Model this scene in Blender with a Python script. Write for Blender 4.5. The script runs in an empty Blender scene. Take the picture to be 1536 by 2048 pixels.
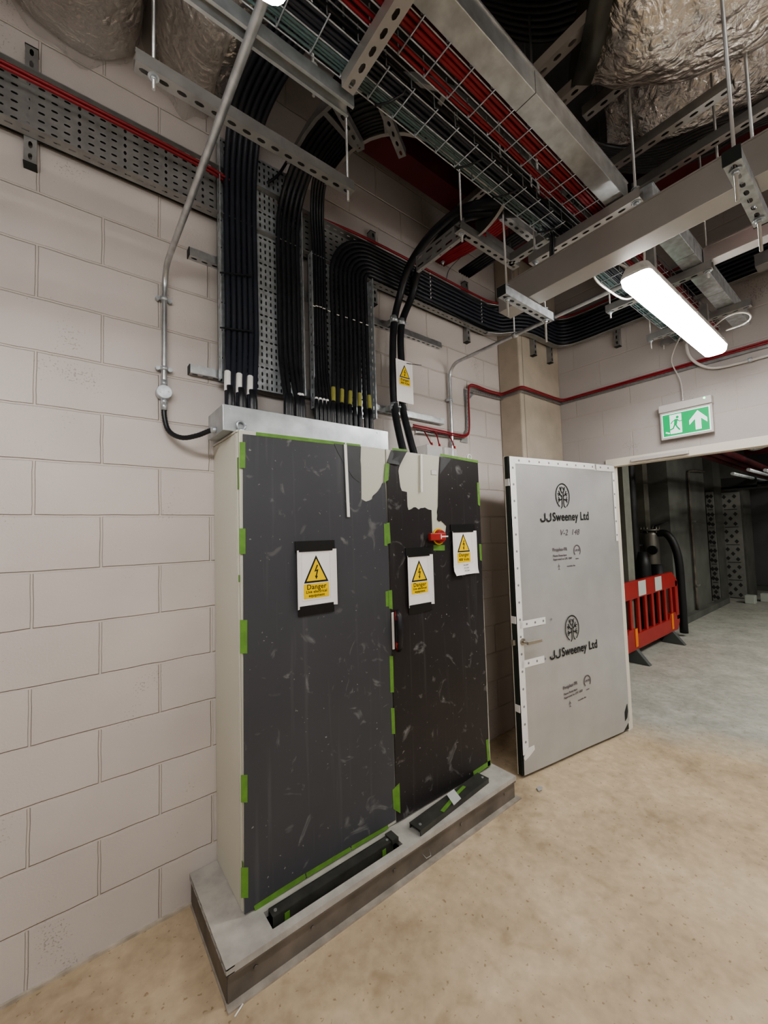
import bpy, bmesh, math, random
from mathutils import Vector, Matrix
random.seed(7)
V = Vector
COL = bpy.context.scene.collection

# ------------------------------------------------------------------ camera numbers
CAM = V((-.6418, -2.1414, 1.6901)); YAW, PITCH, ROLL, FPX = .9037, .0525, -.0303, 812.6563
def _axes():
    cy, sy, cp, sp = math.cos(YAW), math.sin(YAW), math.cos(PITCH), math.sin(PITCH)
    f = V((cy*cp, sy*cp, sp)); r = V((sy, -cy, 0)); u = r.cross(f)
    c, s = math.cos(ROLL), math.sin(ROLL)
    return c*r+s*u, -s*r+c*u, f
CR, CU, CF = _axes()
def at(ax, val, px, py):
    """survey helper: the point of the plane  ax = val  seen at a photo position"""
    d = CF + CR*((px-768)/FPX) + CU*((1024-py)/FPX)
    i = 'xyz'.index(ax); t = (val-CAM[i])/d[i]
    return CAM + d*t
def atpl(p, n, px, py):
    d = CF + CR*((px-768)/FPX) + CU*((1024-py)/FPX)
    return CAM + d*((V(p)-CAM).dot(V(n))/d.dot(V(n)))

# ------------------------------------------------------------------ materials
def mat(name, col, rough=.6, metal=0., noise=0., nscale=8., bump=0., bscale=60., emit=None, estr=0., alpha=1., spec=.5, detail=6, col2=None, trans=0.):
    m = bpy.data.materials.new(name); m.use_nodes = True
    nt = m.node_tree; N = nt.nodes; L = nt.links; b = N['Principled BSDF']
    b.inputs['Base Color'].default_value = (*col, 1); b.inputs['Roughness'].default_value = rough
    b.inputs['Metallic'].default_value = metal; b.inputs['Specular IOR Level'].default_value = spec
    if trans: b.inputs['Transmission Weight'].default_value = trans
    tc = N.new('ShaderNodeTexCoord')
    if noise:
        n = N.new('ShaderNodeTexNoise'); n.inputs['Scale'].default_value = nscale; n.inputs['Detail'].default_value = detail
        L.new(tc.outputs['Object'], n.inputs['Vector'])
        r = N.new('ShaderNodeValToRGB'); r.color_ramp.elements[0].position = .3; r.color_ramp.elements[1].position = .7
        c2 = col2 or tuple(max(0, c*(1-noise)) for c in col)
        r.color_ramp.elements[0].color = (*c2, 1); r.color_ramp.elements[1].color = (*[min(1, c*(1+noise*.4)) for c in col], 1)
        L.new(n.outputs['Fac'], r.inputs['Fac']); L.new(r.outputs['Color'], b.inputs['Base Color'])
    if bump:
        n2 = N.new('ShaderNodeTexNoise'); n2.inputs['Scale'].default_value = bscale; n2.inputs['Detail'].default_value = 4
        L.new(tc.outputs['Object'], n2.inputs['Vector'])
        bp = N.new('ShaderNodeBump'); bp.inputs['Strength'].default_value = bump; bp.inputs['Distance'].default_value = .01
        L.new(n2.outputs['Fac'], bp.inputs['Height']); L.new(bp.outputs['Normal'], b.inputs['Normal'])
    if emit:
        b.inputs['Emission Color'].default_value = (*emit, 1); b.inputs['Emission Strength'].default_value = estr
    if alpha < 1: b.inputs['Alpha'].default_value = alpha
    return m

def block_mat(name, axis, shift, paint=(.60, .55, .52), js=.9):
    m = bpy.data.materials.new(name); m.use_nodes = True
    nt = m.node_tree; N = nt.nodes; L = nt.links; b = N['Principled BSDF']
    tc = N.new('ShaderNodeTexCoord'); sp = N.new('ShaderNodeSeparateXYZ'); L.new(tc.outputs['Object'], sp.inputs[0])
    a1 = N.new('ShaderNodeMath'); a1.operation = 'ADD'; a1.inputs[1].default_value = shift; L.new(sp.outputs[axis], a1.inputs[0])
    a2 = N.new('ShaderNodeMath'); a2.operation = 'ADD'; a2.inputs[1].default_value = -.0026+4.5; L.new(sp.outputs['Z'], a2.inputs[0])
    # wobble the joints a little
    wn = N.new('ShaderNodeTexNoise'); wn.inputs['Scale'].default_value = 9; L.new(tc.outputs['Object'], wn.inputs['Vector'])
    ws = N.new('ShaderNodeMath'); ws.operation = 'MULTIPLY_ADD'; ws.inputs[1].default_value = .008; ws.inputs[2].default_value = -.004; L.new(wn.outputs['Fac'], ws.inputs[0])
    a3 = N.new('ShaderNodeMath'); a3.operation = 'ADD'; L.new(a2.outputs[0], a3.inputs[0]); L.new(ws.outputs[0], a3.inputs[1])
    a4 = N.new('ShaderNodeMath'); a4.operation = 'ADD'; L.new(a1.outputs[0], a4.inputs[0]); L.new(ws.outputs[0], a4.inputs[1])
    cx = N.new('ShaderNodeCombineXYZ'); L.new(a4.outputs[0], cx.inputs[0]); L.new(a3.outputs[0], cx.inputs[1])
    br = N.new('ShaderNodeTexBrick'); br.offset = .5; br.offset_frequency = 2
    br.inputs['Scale'].default_value = 1; br.inputs['Brick Width'].default_value = .45; br.inputs['Row Height'].default_value = .225
    br.inputs['Mortar Size'].default_value = .0065; br.inputs['Mortar Smooth'].default_value = .6; br.inputs['Bias'].default_value = 0
    br.inputs['Color1'].default_value = (1, 1, 1, 1); br.inputs['Color2'].default_value = (.965, .96, .96, 1); br.inputs['Mortar'].default_value = (1.0, .985, .96, 1)
    L.new(cx.outputs[0], br.inputs['Vector'])
    n = N.new('ShaderNodeTexNoise'); n.inputs['Scale'].default_value = 1.7; n.inputs['Detail'].default_value = 5; L.new(tc.outputs['Object'], n.inputs['Vector'])
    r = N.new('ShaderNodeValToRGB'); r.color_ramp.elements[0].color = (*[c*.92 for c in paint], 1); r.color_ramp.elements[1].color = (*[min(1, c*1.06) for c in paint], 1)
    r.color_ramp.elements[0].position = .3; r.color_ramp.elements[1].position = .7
    L.new(n.outputs['Fac'], r.inputs['Fac'])
    mx = N.new('ShaderNodeMix'); mx.data_type = 'RGBA'; mx.blend_type = 'MULTIPLY'; mx.inputs[0].default_value = 1
    L.new(r.outputs['Color'], mx.inputs[6]); L.new(br.outputs['Color'], mx.inputs[7])
    # pits
    pn = N.new('ShaderNodeTexNoise'); pn.inputs['Scale'].default_value = 120; pn.inputs['Detail'].default_value = 3; L.new(tc.outputs['Object'], pn.inputs['Vector'])
    pm = N.new('ShaderNodeTexNoise'); pm.inputs['Scale'].default_value = 4; L.new(tc.outputs['Object'], pm.inputs['Vector'])
    pa = N.new('ShaderNodeMath'); pa.operation = 'MULTIPLY'; L.new(pn.outputs['Fac'], pa.inputs[0]); L.new(pm.outputs['Fac'], pa.inputs[1])
    pr = N.new('ShaderNodeValToRGB'); pr.color_ramp.elements[0].position = .385; pr.color_ramp.elements[0].color = (1, 1, 1, 1); pr.color_ramp.elements[1].position = .43; pr.color_ramp.elements[1].color = (.62, .6, .58, 1)
    L.new(pa.outputs[0], pr.inputs['Fac'])
    mx2 = N.new('ShaderNodeMix'); mx2.data_type = 'RGBA'; mx2.blend_type = 'MULTIPLY'; mx2.inputs[0].default_value = .8
    L.new(mx.outputs[2], mx2.inputs[6]); L.new(pr.outputs['Color'], mx2.inputs[7]); L.new(mx2.outputs[2], b.inputs['Base Color'])
    b.inputs['Roughness'].default_value = .62
    bp = N.new('ShaderNodeBump'); bp.inputs['Strength'].default_value = js; bp.inputs['Distance'].default_value = .006; bp.invert = True
    L.new(br.outputs['Fac'], bp.inputs['Height'])
    bp2 = N.new('ShaderNodeBump'); bp2.inputs['Strength'].default_value = .25; bp2.inputs['Distance'].default_value = .003
    L.new(pn.outputs['Fac'], bp2.inputs['Height']); L.new(bp.outputs['Normal'], bp2.inputs['Normal']); L.new(bp2.outputs['Normal'], b.inputs['Normal'])
    return m

def floor_mat():
    m = bpy.data.materials.new('worn_concrete_floor'); m.use_nodes = True
    nt = m.node_tree; N = nt.nodes; L = nt.links; b = N['Principled BSDF']
    tc = N.new('ShaderNodeTexCoord')
    def noise(s, d=6, dist=0.):
        n = N.new('ShaderNodeTexNoise'); n.inputs['Scale'].default_value = s; n.inputs['Detail'].default_value = d; n.inputs['Distortion'].default_value = dist
        L.new(tc.outputs['Object'], n.inputs['Vector']); return n.outputs['Fac']
    def ramp(fac, stops):
        r = N.new('ShaderNodeValToRGB'); e = r.color_ramp.elements
        while len(e) < len(stops): e.new(.5)
        for el, (p, c) in zip(e, stops): el.position = p; el.color = (*c, 1)
        L.new(fac, r.inputs['Fac']); return r.outputs['Color']
    def mix(a, b_, mode, fac=1.):
        x = N.new('ShaderNodeMix'); x.data_type = 'RGBA'; x.blend_type = mode
        if isinstance(fac, float): x.inputs[0].default_value = fac
        else: L.new(fac, x.inputs[0])
        L.new(a, x.inputs[6]); L.new(b_, x.inputs[7]); return x.outputs[2]
    beige = ramp(noise(2.2, 10, .6), [(.28, (.38, .295, .205)), (.5, (.515, .41, .285)), (.72, (.625, .51, .37))])
    grey = ramp(noise(3, 8, .8), [(.3, (.36, .36, .33)), (.7, (.50, .50, .46))])
    sp = N.new('ShaderNodeSeparateXYZ'); L.new(tc.outputs['Object'], sp.inputs[0])
    # boundary  x + .35*y + noise
    m1 = N.new('ShaderNodeMath'); m1.operation = 'MULTIPLY_ADD'; m1.inputs[1].default_value = .45; L.new(sp.outputs['Y'], m1.inputs[0]); L.new(sp.outputs['X'], m1.inputs[2])
    nb = noise(1.5, 6); m2 = N.new('ShaderNodeMath'); m2.operation = 'MULTIPLY_ADD'; m2.inputs[1].default_value = .9; L.new(nb, m2.inputs[0]); L.new(m1.outputs[0], m2.inputs[2])
    mr = N.new('ShaderNodeMapRange'); mr.inputs['From Min'].default_value = 2.95; mr.inputs['From Max'].default_value = 3.55; L.new(m2.outputs[0], mr.inputs['Value'])
    c = mix(beige, grey, 'MIX', mr.outputs[0])
    spots = ramp(noise(45, 3), [(.0, (.5, .46, .4)), (.31, (.62, .58, .52)), (.35, (1, 1, 1)), (1., (1, 1, 1))])
    c = mix(c, spots, 'MULTIPLY', .9)
    fine = ramp(noise(20, 10), [(.3, (.86, .85, .83)), (.7, (1.1, 1.1, 1.1))])
    c = mix(c, fine, 'MULTIPLY', .9)
    st = ramp(noise(9, 10, .5), [(.28, (.80, .77, .72)), (.46, (1, 1, 1)), (.60, (1, 1, 1)), (.72, (1.12, 1.11, 1.1))])
    c = mix(c, st, 'MULTIPLY', .8)
    L.new(c, b.inputs['Base Color']); b.inputs['Roughness'].default_value = .58
    bp = N.new('ShaderNodeBump'); bp.inputs['Strength'].default_value = .15; bp.inputs['Distance'].default_value = .004
    L.new(noise(60, 4), bp.inputs['Height']); L.new(bp.outputs['Normal'], b.inputs['Normal'])
    return m

def scratch_mat(name, base, hi, rough=.45):
    """plastic board with pale scuffs, streaks and specks"""
    m = bpy.data.materials.new(name); m.use_nodes = True
    nt = m.node_tree; N = nt.nodes; L = nt.links; b = N['Principled BSDF']
    tc = N.new('ShaderNodeTexCoord')
    def tex(sc, vec, d=5, dist=0.):
        mp = N.new('ShaderNodeMapping'); mp.inputs['Scale'].default_value = vec; L.new(tc.outputs['Object'], mp.inputs[0])
        n = N.new('ShaderNodeTexNoise'); n.inputs['Scale'].default_value = sc; n.inputs['Detail'].default_value = d; n.inputs['Distortion'].default_value = dist
        L.new(mp.outputs[0], n.inputs['Vector']); return n.outputs['Fac']
    def ramp(fac, p0, p1, v=1.):
        r = N.new('ShaderNodeMapRange'); r.inputs['From Min'].default_value = p0; r.inputs['From Max'].default_value = p1; r.inputs['To Max'].default_value = v
        L.new(fac, r.inputs['Value']); return r.outputs[0]
    def mx(a, fac, col):
        x = N.new('ShaderNodeMix'); x.data_type = 'RGBA'; L.new(fac, x.inputs[0])
        if isinstance(a, tuple): x.inputs[6].default_value = (*a, 1)
        else: L.new(a, x.inputs[6])
        x.inputs[7].default_value = (*col, 1); return x.outputs[2]
    c = mx(base, ramp(tex(2, (1, 1, 1)), .3, .8, .6), hi)
    c = mx(c, ramp(tex(7, (4, 4, .18), 3), .58, .85, .16), (.30, .30, .30))
    c = mx(c, ramp(tex(55, (1, 1, 1), 2), .73, .77, .55), (.42, .42, .41))
    c = mx(c, ramp(tex(6, (1, 1, 1), 8, 2.5), .62, .76, .55), (.30, .30, .30))
    L.new(c, b.inputs['Base Color'])
    b.inputs['Roughness'].default_value = rough; b.inputs['Specular IOR Level'].default_value = .35
    bp = N.new('ShaderNodeBump'); bp.inputs['Strength'].default_value = .25; bp.inputs['Distance'].default_value = .01
    L.new(tex(3, (1, 1, .4)), bp.inputs['Height']); L.new(bp.outputs['Normal'], b.inputs['Normal'])
    return m

def foil_mat(name, col=(.72, .70, .67), rough=.28, strength=1., st=(1, 1, .45)):
    m = bpy.data.materials.new(name); m.use_nodes = True
    nt = m.node_tree; N = nt.nodes; L = nt.links; b = N['Principled BSDF']
    tc = N.new('ShaderNodeTexCoord')
    b.inputs['Base Color'].default_value = (*col, 1); b.inputs['Metallic'].default_value = .92; b.inputs['Roughness'].default_value = rough
    mp = N.new('ShaderNodeMapping'); mp.inputs['Scale'].default_value = st; mp.inputs['Rotation'].default_value = (.3, .2, .5); L.new(tc.outputs['Object'], mp.inputs[0])
    n = N.new('ShaderNodeTexNoise'); n.inputs['Scale'].default_value = 16; n.inputs['Detail'].default_value = 8; n.inputs['Distortion'].default_value = .7
    L.new(mp.outputs[0], n.inputs['Vector'])
    v = N.new('ShaderNodeTexVoronoi'); v.feature = 'DISTANCE_TO_EDGE'; v.inputs['Scale'].default_value = 26; L.new(mp.outputs[0], v.inputs['Vector'])
    a = N.new('ShaderNodeMath'); a.operation = 'MULTIPLY_ADD'; a.inputs[1].default_value = .35; L.new(v.outputs['Distance'], a.inputs[0]); L.new(n.outputs['Fac'], a.inputs[2])
    bp = N.new('ShaderNodeBump'); bp.inputs['Strength'].default_value = strength; bp.inputs['Distance'].default_value = .035
    L.new(a.outputs[0], bp.inputs['Height']); L.new(bp.outputs['Normal'], b.inputs['Normal'])
    return m

M = dict(
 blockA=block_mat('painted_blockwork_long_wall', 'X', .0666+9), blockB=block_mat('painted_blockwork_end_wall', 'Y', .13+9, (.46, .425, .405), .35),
 floor=floor_mat(),
 ceil=mat('dark_deck', (.10, .10, .105), .9, noise=.3),
 concrete=mat('column_concrete', (.47, .41, .33), .75, noise=.14, nscale=5, bump=.15, bscale=30),
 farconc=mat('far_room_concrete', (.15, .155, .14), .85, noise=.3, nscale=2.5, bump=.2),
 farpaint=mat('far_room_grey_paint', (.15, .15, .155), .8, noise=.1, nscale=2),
 galv=mat('galvanised_steel', (.60, .62, .63), .36, .85, noise=.22, nscale=22, bump=.05),
 galvd=mat('dull_galvanised_steel', (.40, .40, .39), .5, .75, noise=.2, nscale=14),
 galvb=mat('bright_spangled_zinc', (.56, .60, .63), .34, .5, noise=.3, nscale=30, bump=.04, detail=2),
 zinc=mat('zinc_plated_rod', (.55, .56, .56), .4, .85),
 trunk=mat('brushed_grey_trunking', (.50, .48, .455), .42, .7, noise=.08, nscale=6),
 black=mat('black_cable_sheath', (.020, .021, .025), .38, noise=.3, nscale=20),
 navy=mat('dark_blue_black_cable_sheath', (.026, .030, .042), .4),
 teal=mat('grey_green_cable_sheath', (.10, .16, .16), .45),
 red=mat('red_cable_sheath', (.27, .018, .025), .45),
 redsteel=mat('red_oxide_steel', (.11, .014, .017), .6, noise=.3, nscale=4),
 redpl=mat('red_plastic', (.38, .03, .027), .4, noise=.12, nscale=6),
 pink=mat('pale_red_cable_sheath', (.55, .10, .12), .45),
 cream=mat('cabinet_paint', (.66, .655, .57), .42, noise=.02, nscale=3),
 creamd=mat('cabinet_door_paint', (.57, .565, .485), .4),
 white=mat('white_plastic', (.8, .79, .76), .45),
 paper=mat('white_card', (.86, .83, .82), .55, noise=.02, nscale=8),
 board=scratch_mat('grey_protection_board', (.060, .062, .070), (.085, .087, .098)),
 board2=scratch_mat('black_protection_board', (.024, .021, .022), (.042, .038, .040), .38),
 boardflap=mat('folded_board', (.055, .057, .063), .5, noise=.2, nscale=12),
 tape=mat('green_tape', (.135, .29, .05), .55, noise=.18, nscale=25),
 btape=mat('black_tape', (.012, .012, .012), .35, noise=.2, nscale=30),
 yellow=mat('sign_yellow', (.88, .60, .0), .5), ink=mat('sign_black', (.01, .01, .01), .5),
 printred=mat('marker_ink', (.12, .10, .11), .6),
 plinthtop=mat('grey_plinth_board', (.44, .42, .385), .8, noise=.22, nscale=12, bump=.15),
 plinthst=mat('dusty_steel_channel', (.20, .175, .15), .6, .35, noise=.35, nscale=7),
 plinthlt=mat('dusty_steel_flange', (.42, .38, .33), .6, .3, noise=.3, nscale=14),
 oliveblk=mat('black_painted_steel', (.065, .066, .058), .4, .2, noise=.35, nscale=14),
 film=mat('silver_protection_film', (.50, .50, .50), .38, .35, noise=.08, nscale=5, bump=.1, bscale=12),
 filmtape=mat('white_printed_tape', (.80, .79, .78), .5, noise=.05, nscale=30),
 frame=mat('cream_frame_paint', (.70, .66, .58), .5), seal=mat('black_door_edge', (.015, .02, .018), .5),
 handle=mat('satin_steel', (.5, .47, .42), .3, .9),
 diff=mat('lit_diffuser', (1, 1, 1), .4, emit=(1, .985, .96), estr=42.),
 lampbody=mat('lamp_body', (.62, .61, .58), .5), clear=mat('clear_plastic', (.85, .86, .86), .15, alpha=.35),
 exitg=mat('exit_green', (.0, .30, .09), .4, emit=(.0, .50, .16), estr=.42), exitw=mat('exit_white', (.8, .85, .85), .4, emit=(.75, 1, .95), estr=.45),
 led=mat('green_indicator', (.1, 1, .3), .4, emit=(.1, 1, .3), estr=4.), exith=mat('exit_housing', (.55, .52, .50), .5),
 foil=foil_mat('crinkled_foil', (.80, .76, .70), .24), foild=foil_mat('dull_crinkled_foil', (.78, .76, .74), .24, 1.),
 poly=mat('milky_polythene', (.62, .60, .58), .3, alpha=.34, bump=1., bscale=9),
 rubber=mat('recycled_grey_rubber', (.09, .10, .10), .7), orange=mat('orange_reflector', (.85, .25, .03), .5),
 refl=mat('white_reflective_sheet', (.58, .62, .58), .35), pipe=mat('dark_pipe', (.012, .013, .014), .5), vessel=mat('dull_steel_vessel', (.20, .19, .17), .4, .6),
 insul=mat('white_printed_board', (.30, .30, .28), .6, noise=.1, nscale=10), farink=mat('board_print', (.06, .06, .06), .6),
 pvcw=mat('grey_flex', (.55, .53, .50), .5), yellowtag=mat('yellow_marker', (.30, .29, .08), .5), debris=mat('grey_debris', (.35, .35, .34), .7),
)

# ------------------------------------------------------------------ mesh builder
class MB:
    def __init__(s): s.v = []; s.f = []; s.sm = []
    def add(s, vs, fs, smooth=False):
        o = len(s.v); s.v += [tuple(p) for p in vs]; s.f += [tuple(i+o for i in f) for f in fs]; s.sm += [smooth]*len(fs); return s
    def box(s, x0, x1, y0, y1, z0, z1):
        vs = [(x, y, z) for x in (x0, x1) for y in (y0, y1) for z in (z0, z1)]
        return s.add(vs, [(0, 1, 3, 2), (4, 6, 7, 5), (0, 4, 5, 1), (2, 3, 7, 6), (0, 2, 6, 4), (1, 5, 7, 3)])
    def bar(s, p0, p1, w, h, up=(0, 0, 1)):
        p0, p1 = V(p0), V(p1); d = (p1-p0).normalized(); up = V(up)
        if abs(d.dot(up)) > .98: up = V((1, 0, 0))
        a = d.cross(up).normalized(); b = a.cross(d).normalized()
        vs = [p+a*i*w/2+b*j*h/2 for p in (p0, p1) for i in (-1, 1) for j in (-1, 1)]
        return s.add(vs, [(0, 1, 3, 2), (4, 6, 7, 5), (0, 4, 5, 1), (2, 3, 7, 6), (0, 2, 6, 4), (1, 5, 7, 3)])
    def tube(s, path, r, n=10, caps=True, smooth=True, rr=None):
        P = [V(p) for p in path]; k = len(P)
        t = (P[1]-P[0]).normalized(); a = t.orthogonal().normalized(); vs = []; fs = []
        for i in range(k):
            t2 = (P[min(i+1, k-1)]-P[max(i-1, 0)]).normalized()
            a = (a - t2*a.dot(t2)); a = a.normalized() if a.length > 1e-6 else t2.orthogonal().normalized()
            b = t2.cross(a); R = rr[i] if rr else r
            vs += [P[i]+(a*math.cos(q)+b*math.sin(q))*R for q in [2*math.pi*j/n for j in range(n)]]
        for i in range(k-1):
            for j in range(n):
                fs.append((i*n+j, i*n+(j+1) % n, (i+1)*n+(j+1) % n, (i+1)*n+j))
        s.add(vs, fs, smooth)
        if caps:
            o = len(s.v)-len(vs)
            s.f += [tuple(o+j for j in range(n))[::-1], tuple(o+(k-1)*n+j for j in range(n))]; s.sm += [False, False]
        return s
    def cyl(s, p0, p1, r, n=16, r2=None): return s.tube([p0, p1], r, n, rr=[r, r2 if r2 is not None else r])
    def prism(s, poly, o, U, W, Nn, t):
        """2-D polygon in frame (o,U,W), thickness t along Nn"""
        o, U, W, Nn = V(o), V(U), V(W), V(Nn)
        bm = bmesh.new(); vs = [bm.verts.new(o+U*a+W*b) for a, b in poly]; f = bm.faces.new(vs)
        if t:
            g = bmesh.ops.extrude_face_region(bm, geom=[f]); bmesh.ops.translate(bm, vec=Nn*t, verts=[e for e in g['geom'] if isinstance(e, bmesh.types.BMVert)])
        bmesh.ops.triangulate(bm, faces=[f for f in bm.faces if len(f.verts) > 4]); bmesh.ops.recalc_face_normals(bm, faces=bm.faces[:])
        bm.verts.index_update(); s.add([v.co.copy() for v in bm.verts], [[v.index for v in f.verts] for f in bm.faces]); bm.free(); return s
    def slots(s, o, U, W, L, wid, pitch, sl, sw, rows=1, alt=0, m=None):
        """sheet of length L along U and width wid along W pierced by real slots"""
        o, U, W = V(o), V(U).normalized(), V(W).normalized()
        nu = max(1, round(L/pitch)); cu = L/nu; cv = wid/rows
        for i in range(nu):
            for j in range(rows):
                c = o+U*(cu*(i+.5))+W*(cv*(j+.5)); a, b = sl/2, sw/2
                if alt and (i % alt == alt-1): a, b = b*1.3, a*.8
                a = min(a, cu*.46); b = min(b, cv*.46)
                k = min(a, b)
                if a >= b: hole = [(a, -b*.4), (a, b*.4), (a-k, b), (-a+k, b), (-a, b*.4), (-a, -b*.4), (-a+k, -b), (a-k, -b)]
                else: hole = [(a, -b+k), (a, b-k), (a*.4, b), (-a*.4, b), (-a, b-k), (-a, -b+k), (-a*.4, -b), (a*.4, -b)]
                h, w = cu/2, cv/2
                out = [(h, -w*.4), (h, w*.4), (h*.4, w), (-h*.4, w), (-h, w*.4), (-h, -w*.4), (-h*.4, -w), (h*.4, -w)]
                cor = [(h, w), (-h, w), (-h, -w), (h, -w)]
                vs = [c+U*p+W*q for p, q in hole+out+cor]
                fs = [(q, (q+1) % 8, 8+(q+1) % 8, 8+q) for q in range(8)]+[(9, 10, 16), (11, 12, 17), (13, 14, 18), (15, 8, 19)]
                s.add(vs, fs)
        return s
    def build(s, name, m, parent=None, bevel=0, recalc=True, **tagkw):
        me = bpy.data.meshes.new(name); me.from_pydata(s.v, [], s.f); me.polygons.foreach_set('use_smooth', s.sm)
        if recalc:
            bm = bmesh.new(); bm.from_mesh(me); bmesh.ops.recalc_face_normals(bm, faces=bm.faces[:]); bm.to_mesh(me); bm.free()
        me.materials.append(M[m] if isinstance(m, str) else m); me.update()
        o = bpy.data.objects.new(name, me); COL.objects.link(o)
        if parent: o.parent = parent
        if bevel:
            b = o.modifiers.new('bevel', 'BEVEL'); b.width = bevel; b.segments = 2; b.limit_method = 'ANGLE'
        if tagkw: tag(o, **tagkw)
        return o

def tag(o, label=None, cat=None, group=None, kind=None):
    if label: o['label'] = label
    if cat: o['category'] = cat
    if group: o['group'] = group
    if kind: o['kind'] = kind
    return o
def empty(name, loc=(0, 0, 0), rz=0., label=None, cat=None, group=None):
    o = bpy.data.objects.new(name, None); o.empty_display_size = .05; o.location = loc; o.rotation_euler = (0, 0, rz); COL.objects.link(o)
    return tag(o, label, cat, group)
def struct(o): o['kind'] = 'structure'; return o
def smooth_path(pts, n=8):
    P = [V(p) for p in pts]; out = []
    Q = [P[0]*2-P[1]]+P+[P[-1]*2-P[-2]]
    for i in range(1, len(Q)-2):
        a, b, c, d = Q[i-1:i+3]
        # centripetal-ish catmull rom with clamped tangents
        l = (c-b).length
        t1 = (c-a); t1 = t1.normalized()*l if t1.length > 0 else t1
        t2 = (d-b); t2 = t2.normalized()*l if t2.length > 0 else t2
        for k in range(n):
            t = k/n; h1 = 2*t**3-3*t*t+1; h2 = t**3-2*t*t+t; h3 = -2*t**3+3*t*t; h4 = t**3-t*t
            out.append(b*h1+t1*h2+c*h3+t2*h4)
    out.append(P[-1]); return out

def text(s, size, mname, parent, loc, rotx=math.pi/2, rotz=0, extrude=.0003, name='lettering', align='CENTER', shear=0, xs=1., bold=0.):
    cu = bpy.data.curves.new(name, 'FONT'); cu.body = s; cu.size = size; cu.extrude = extrude; cu.align_x = align; cu.align_y = 'CENTER'; cu.shear = shear; cu.offset = bold; cu.resolution_u = 3; cu.space_character = 1.06
    t = bpy.data.objects.new('t', cu); COL.objects.link(t); bpy.context.view_layer.update()
    me = bpy.data.meshes.new_from_object(t.evaluated_get(bpy.context.evaluated_depsgraph_get()))
    bpy.data.objects.remove(t); me.name = name
    if xs != 1.: me.transform(Matrix.Diagonal((xs, 1, 1, 1)))
    me.transform(Matrix.Rotation(rotz, 4, 'Z') @ Matrix.Rotation(rotx, 4, 'X')) if rotz == 0 else me.transform(Matrix.Rotation(rotx, 4, 'X') @ Matrix.Rotation(rotz, 4, 'Z'))
    me.transform(Matrix.Translation(loc))
    me.materials.clear(); me.materials.append(M[mname])
    o = bpy.data.objects.new(name, me); COL.objects.link(o); o.parent = parent
    return o
def ribbon2d(mb, pts, w, o, U, W, N_, t=.0004):
    """flat stroke of width w along a 2-D polyline"""
    P = [V((a, b)) for a, b in pts]; L_, R_ = [], []
    for i in range(len(P)):
        d = (P[min(i+1, len(P)-1)]-P[max(i-1, 0)]).normalized(); n = V((-d.y, d.x))*w/2
        L_.append(P[i]+n); R_.append(P[i]-n)
    o, U, W, N_ = V(o), V(U), V(W), V(N_)
    vs = [o+U*p.x+W*p.y+N_*t for p in L_]+[o+U*p.x+W*p.y+N_*t for p in R_]; k = len(P)
    mb.add(vs, [(i, i+1, k+i+1, k+i) for i in range(k-1)])

# ================================================================== THE ROOM
CEIL = 4.75
XB = 3.05                                     # end wall
DY0, DY1, DZ = -.65, -2.95, 2.20; WT = .06              # doorway
struct(MB().box(-3.2, 14.6, -6.2, 2.6, -.12, 0).build('floor', 'floor'))
struct(MB().box(-3.2, 14.6, -6.2, 2.6, CEIL, CEIL+.1).build('ceiling', 'ceil'))
struct(MB().box(-3.2, XB+.2, 0, .2, 0, CEIL).build('wall_left', 'blockA'))
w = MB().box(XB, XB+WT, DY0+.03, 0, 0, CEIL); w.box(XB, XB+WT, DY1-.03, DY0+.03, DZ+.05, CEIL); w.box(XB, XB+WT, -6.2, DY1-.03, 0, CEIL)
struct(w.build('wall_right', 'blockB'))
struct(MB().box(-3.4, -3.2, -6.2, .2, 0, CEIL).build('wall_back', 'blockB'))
struct(MB().box(-3.2, XB+.2, -6.4, -6.2, 0, CEIL).build('wall_front', 'blockA'))
# concrete pier in the corner
c = MB().box(2.392, XB, -.212, 0, 0, CEIL).build('trim_1', 'concrete', bevel=.012); struct(c)
c['label'] = 'smooth beige concrete pier in the corner behind the open door'
sl = MB(); sl.box(2.44, 2.449, -.2135, -.2115, 0, CEIL); struct(sl.build('trim_2', mat('pier_seam', (.30, .26, .21), .8)))
sk = MB().box(-3.2, -.16, -.012, 0, 0, .012); struct(sk.build('baseboard_left', mat('mortar_smear', (.52, .46, .38), .9, noise=.3, nscale=20)))
# door frame
fr = MB(); fr.box(XB-.018, XB+WT+.01, DY0, DY0+.06, 0, DZ); fr.box(XB-.018, XB+WT+.01, DY1-.06, DY0+.06, DZ, DZ+.065); fr.box(XB-.018, XB+WT+.01, DY1-.06, DY1, 0, DZ)
struct(fr.build('trim_3', 'frame', bevel=.003))
o = empty('door_closer_track', (XB-.02, -.80, DZ+.015), label='grey closer track fixed on the cream door head', cat='door closer')
MB().box(-.022, 0, -.38, 0, 0, .028).build('rail', 'exith', o, bevel=.003); MB().box(-.024, .002, -.392, -.38, .002, .026).build('end_cap', 'lampbody', o)

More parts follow.
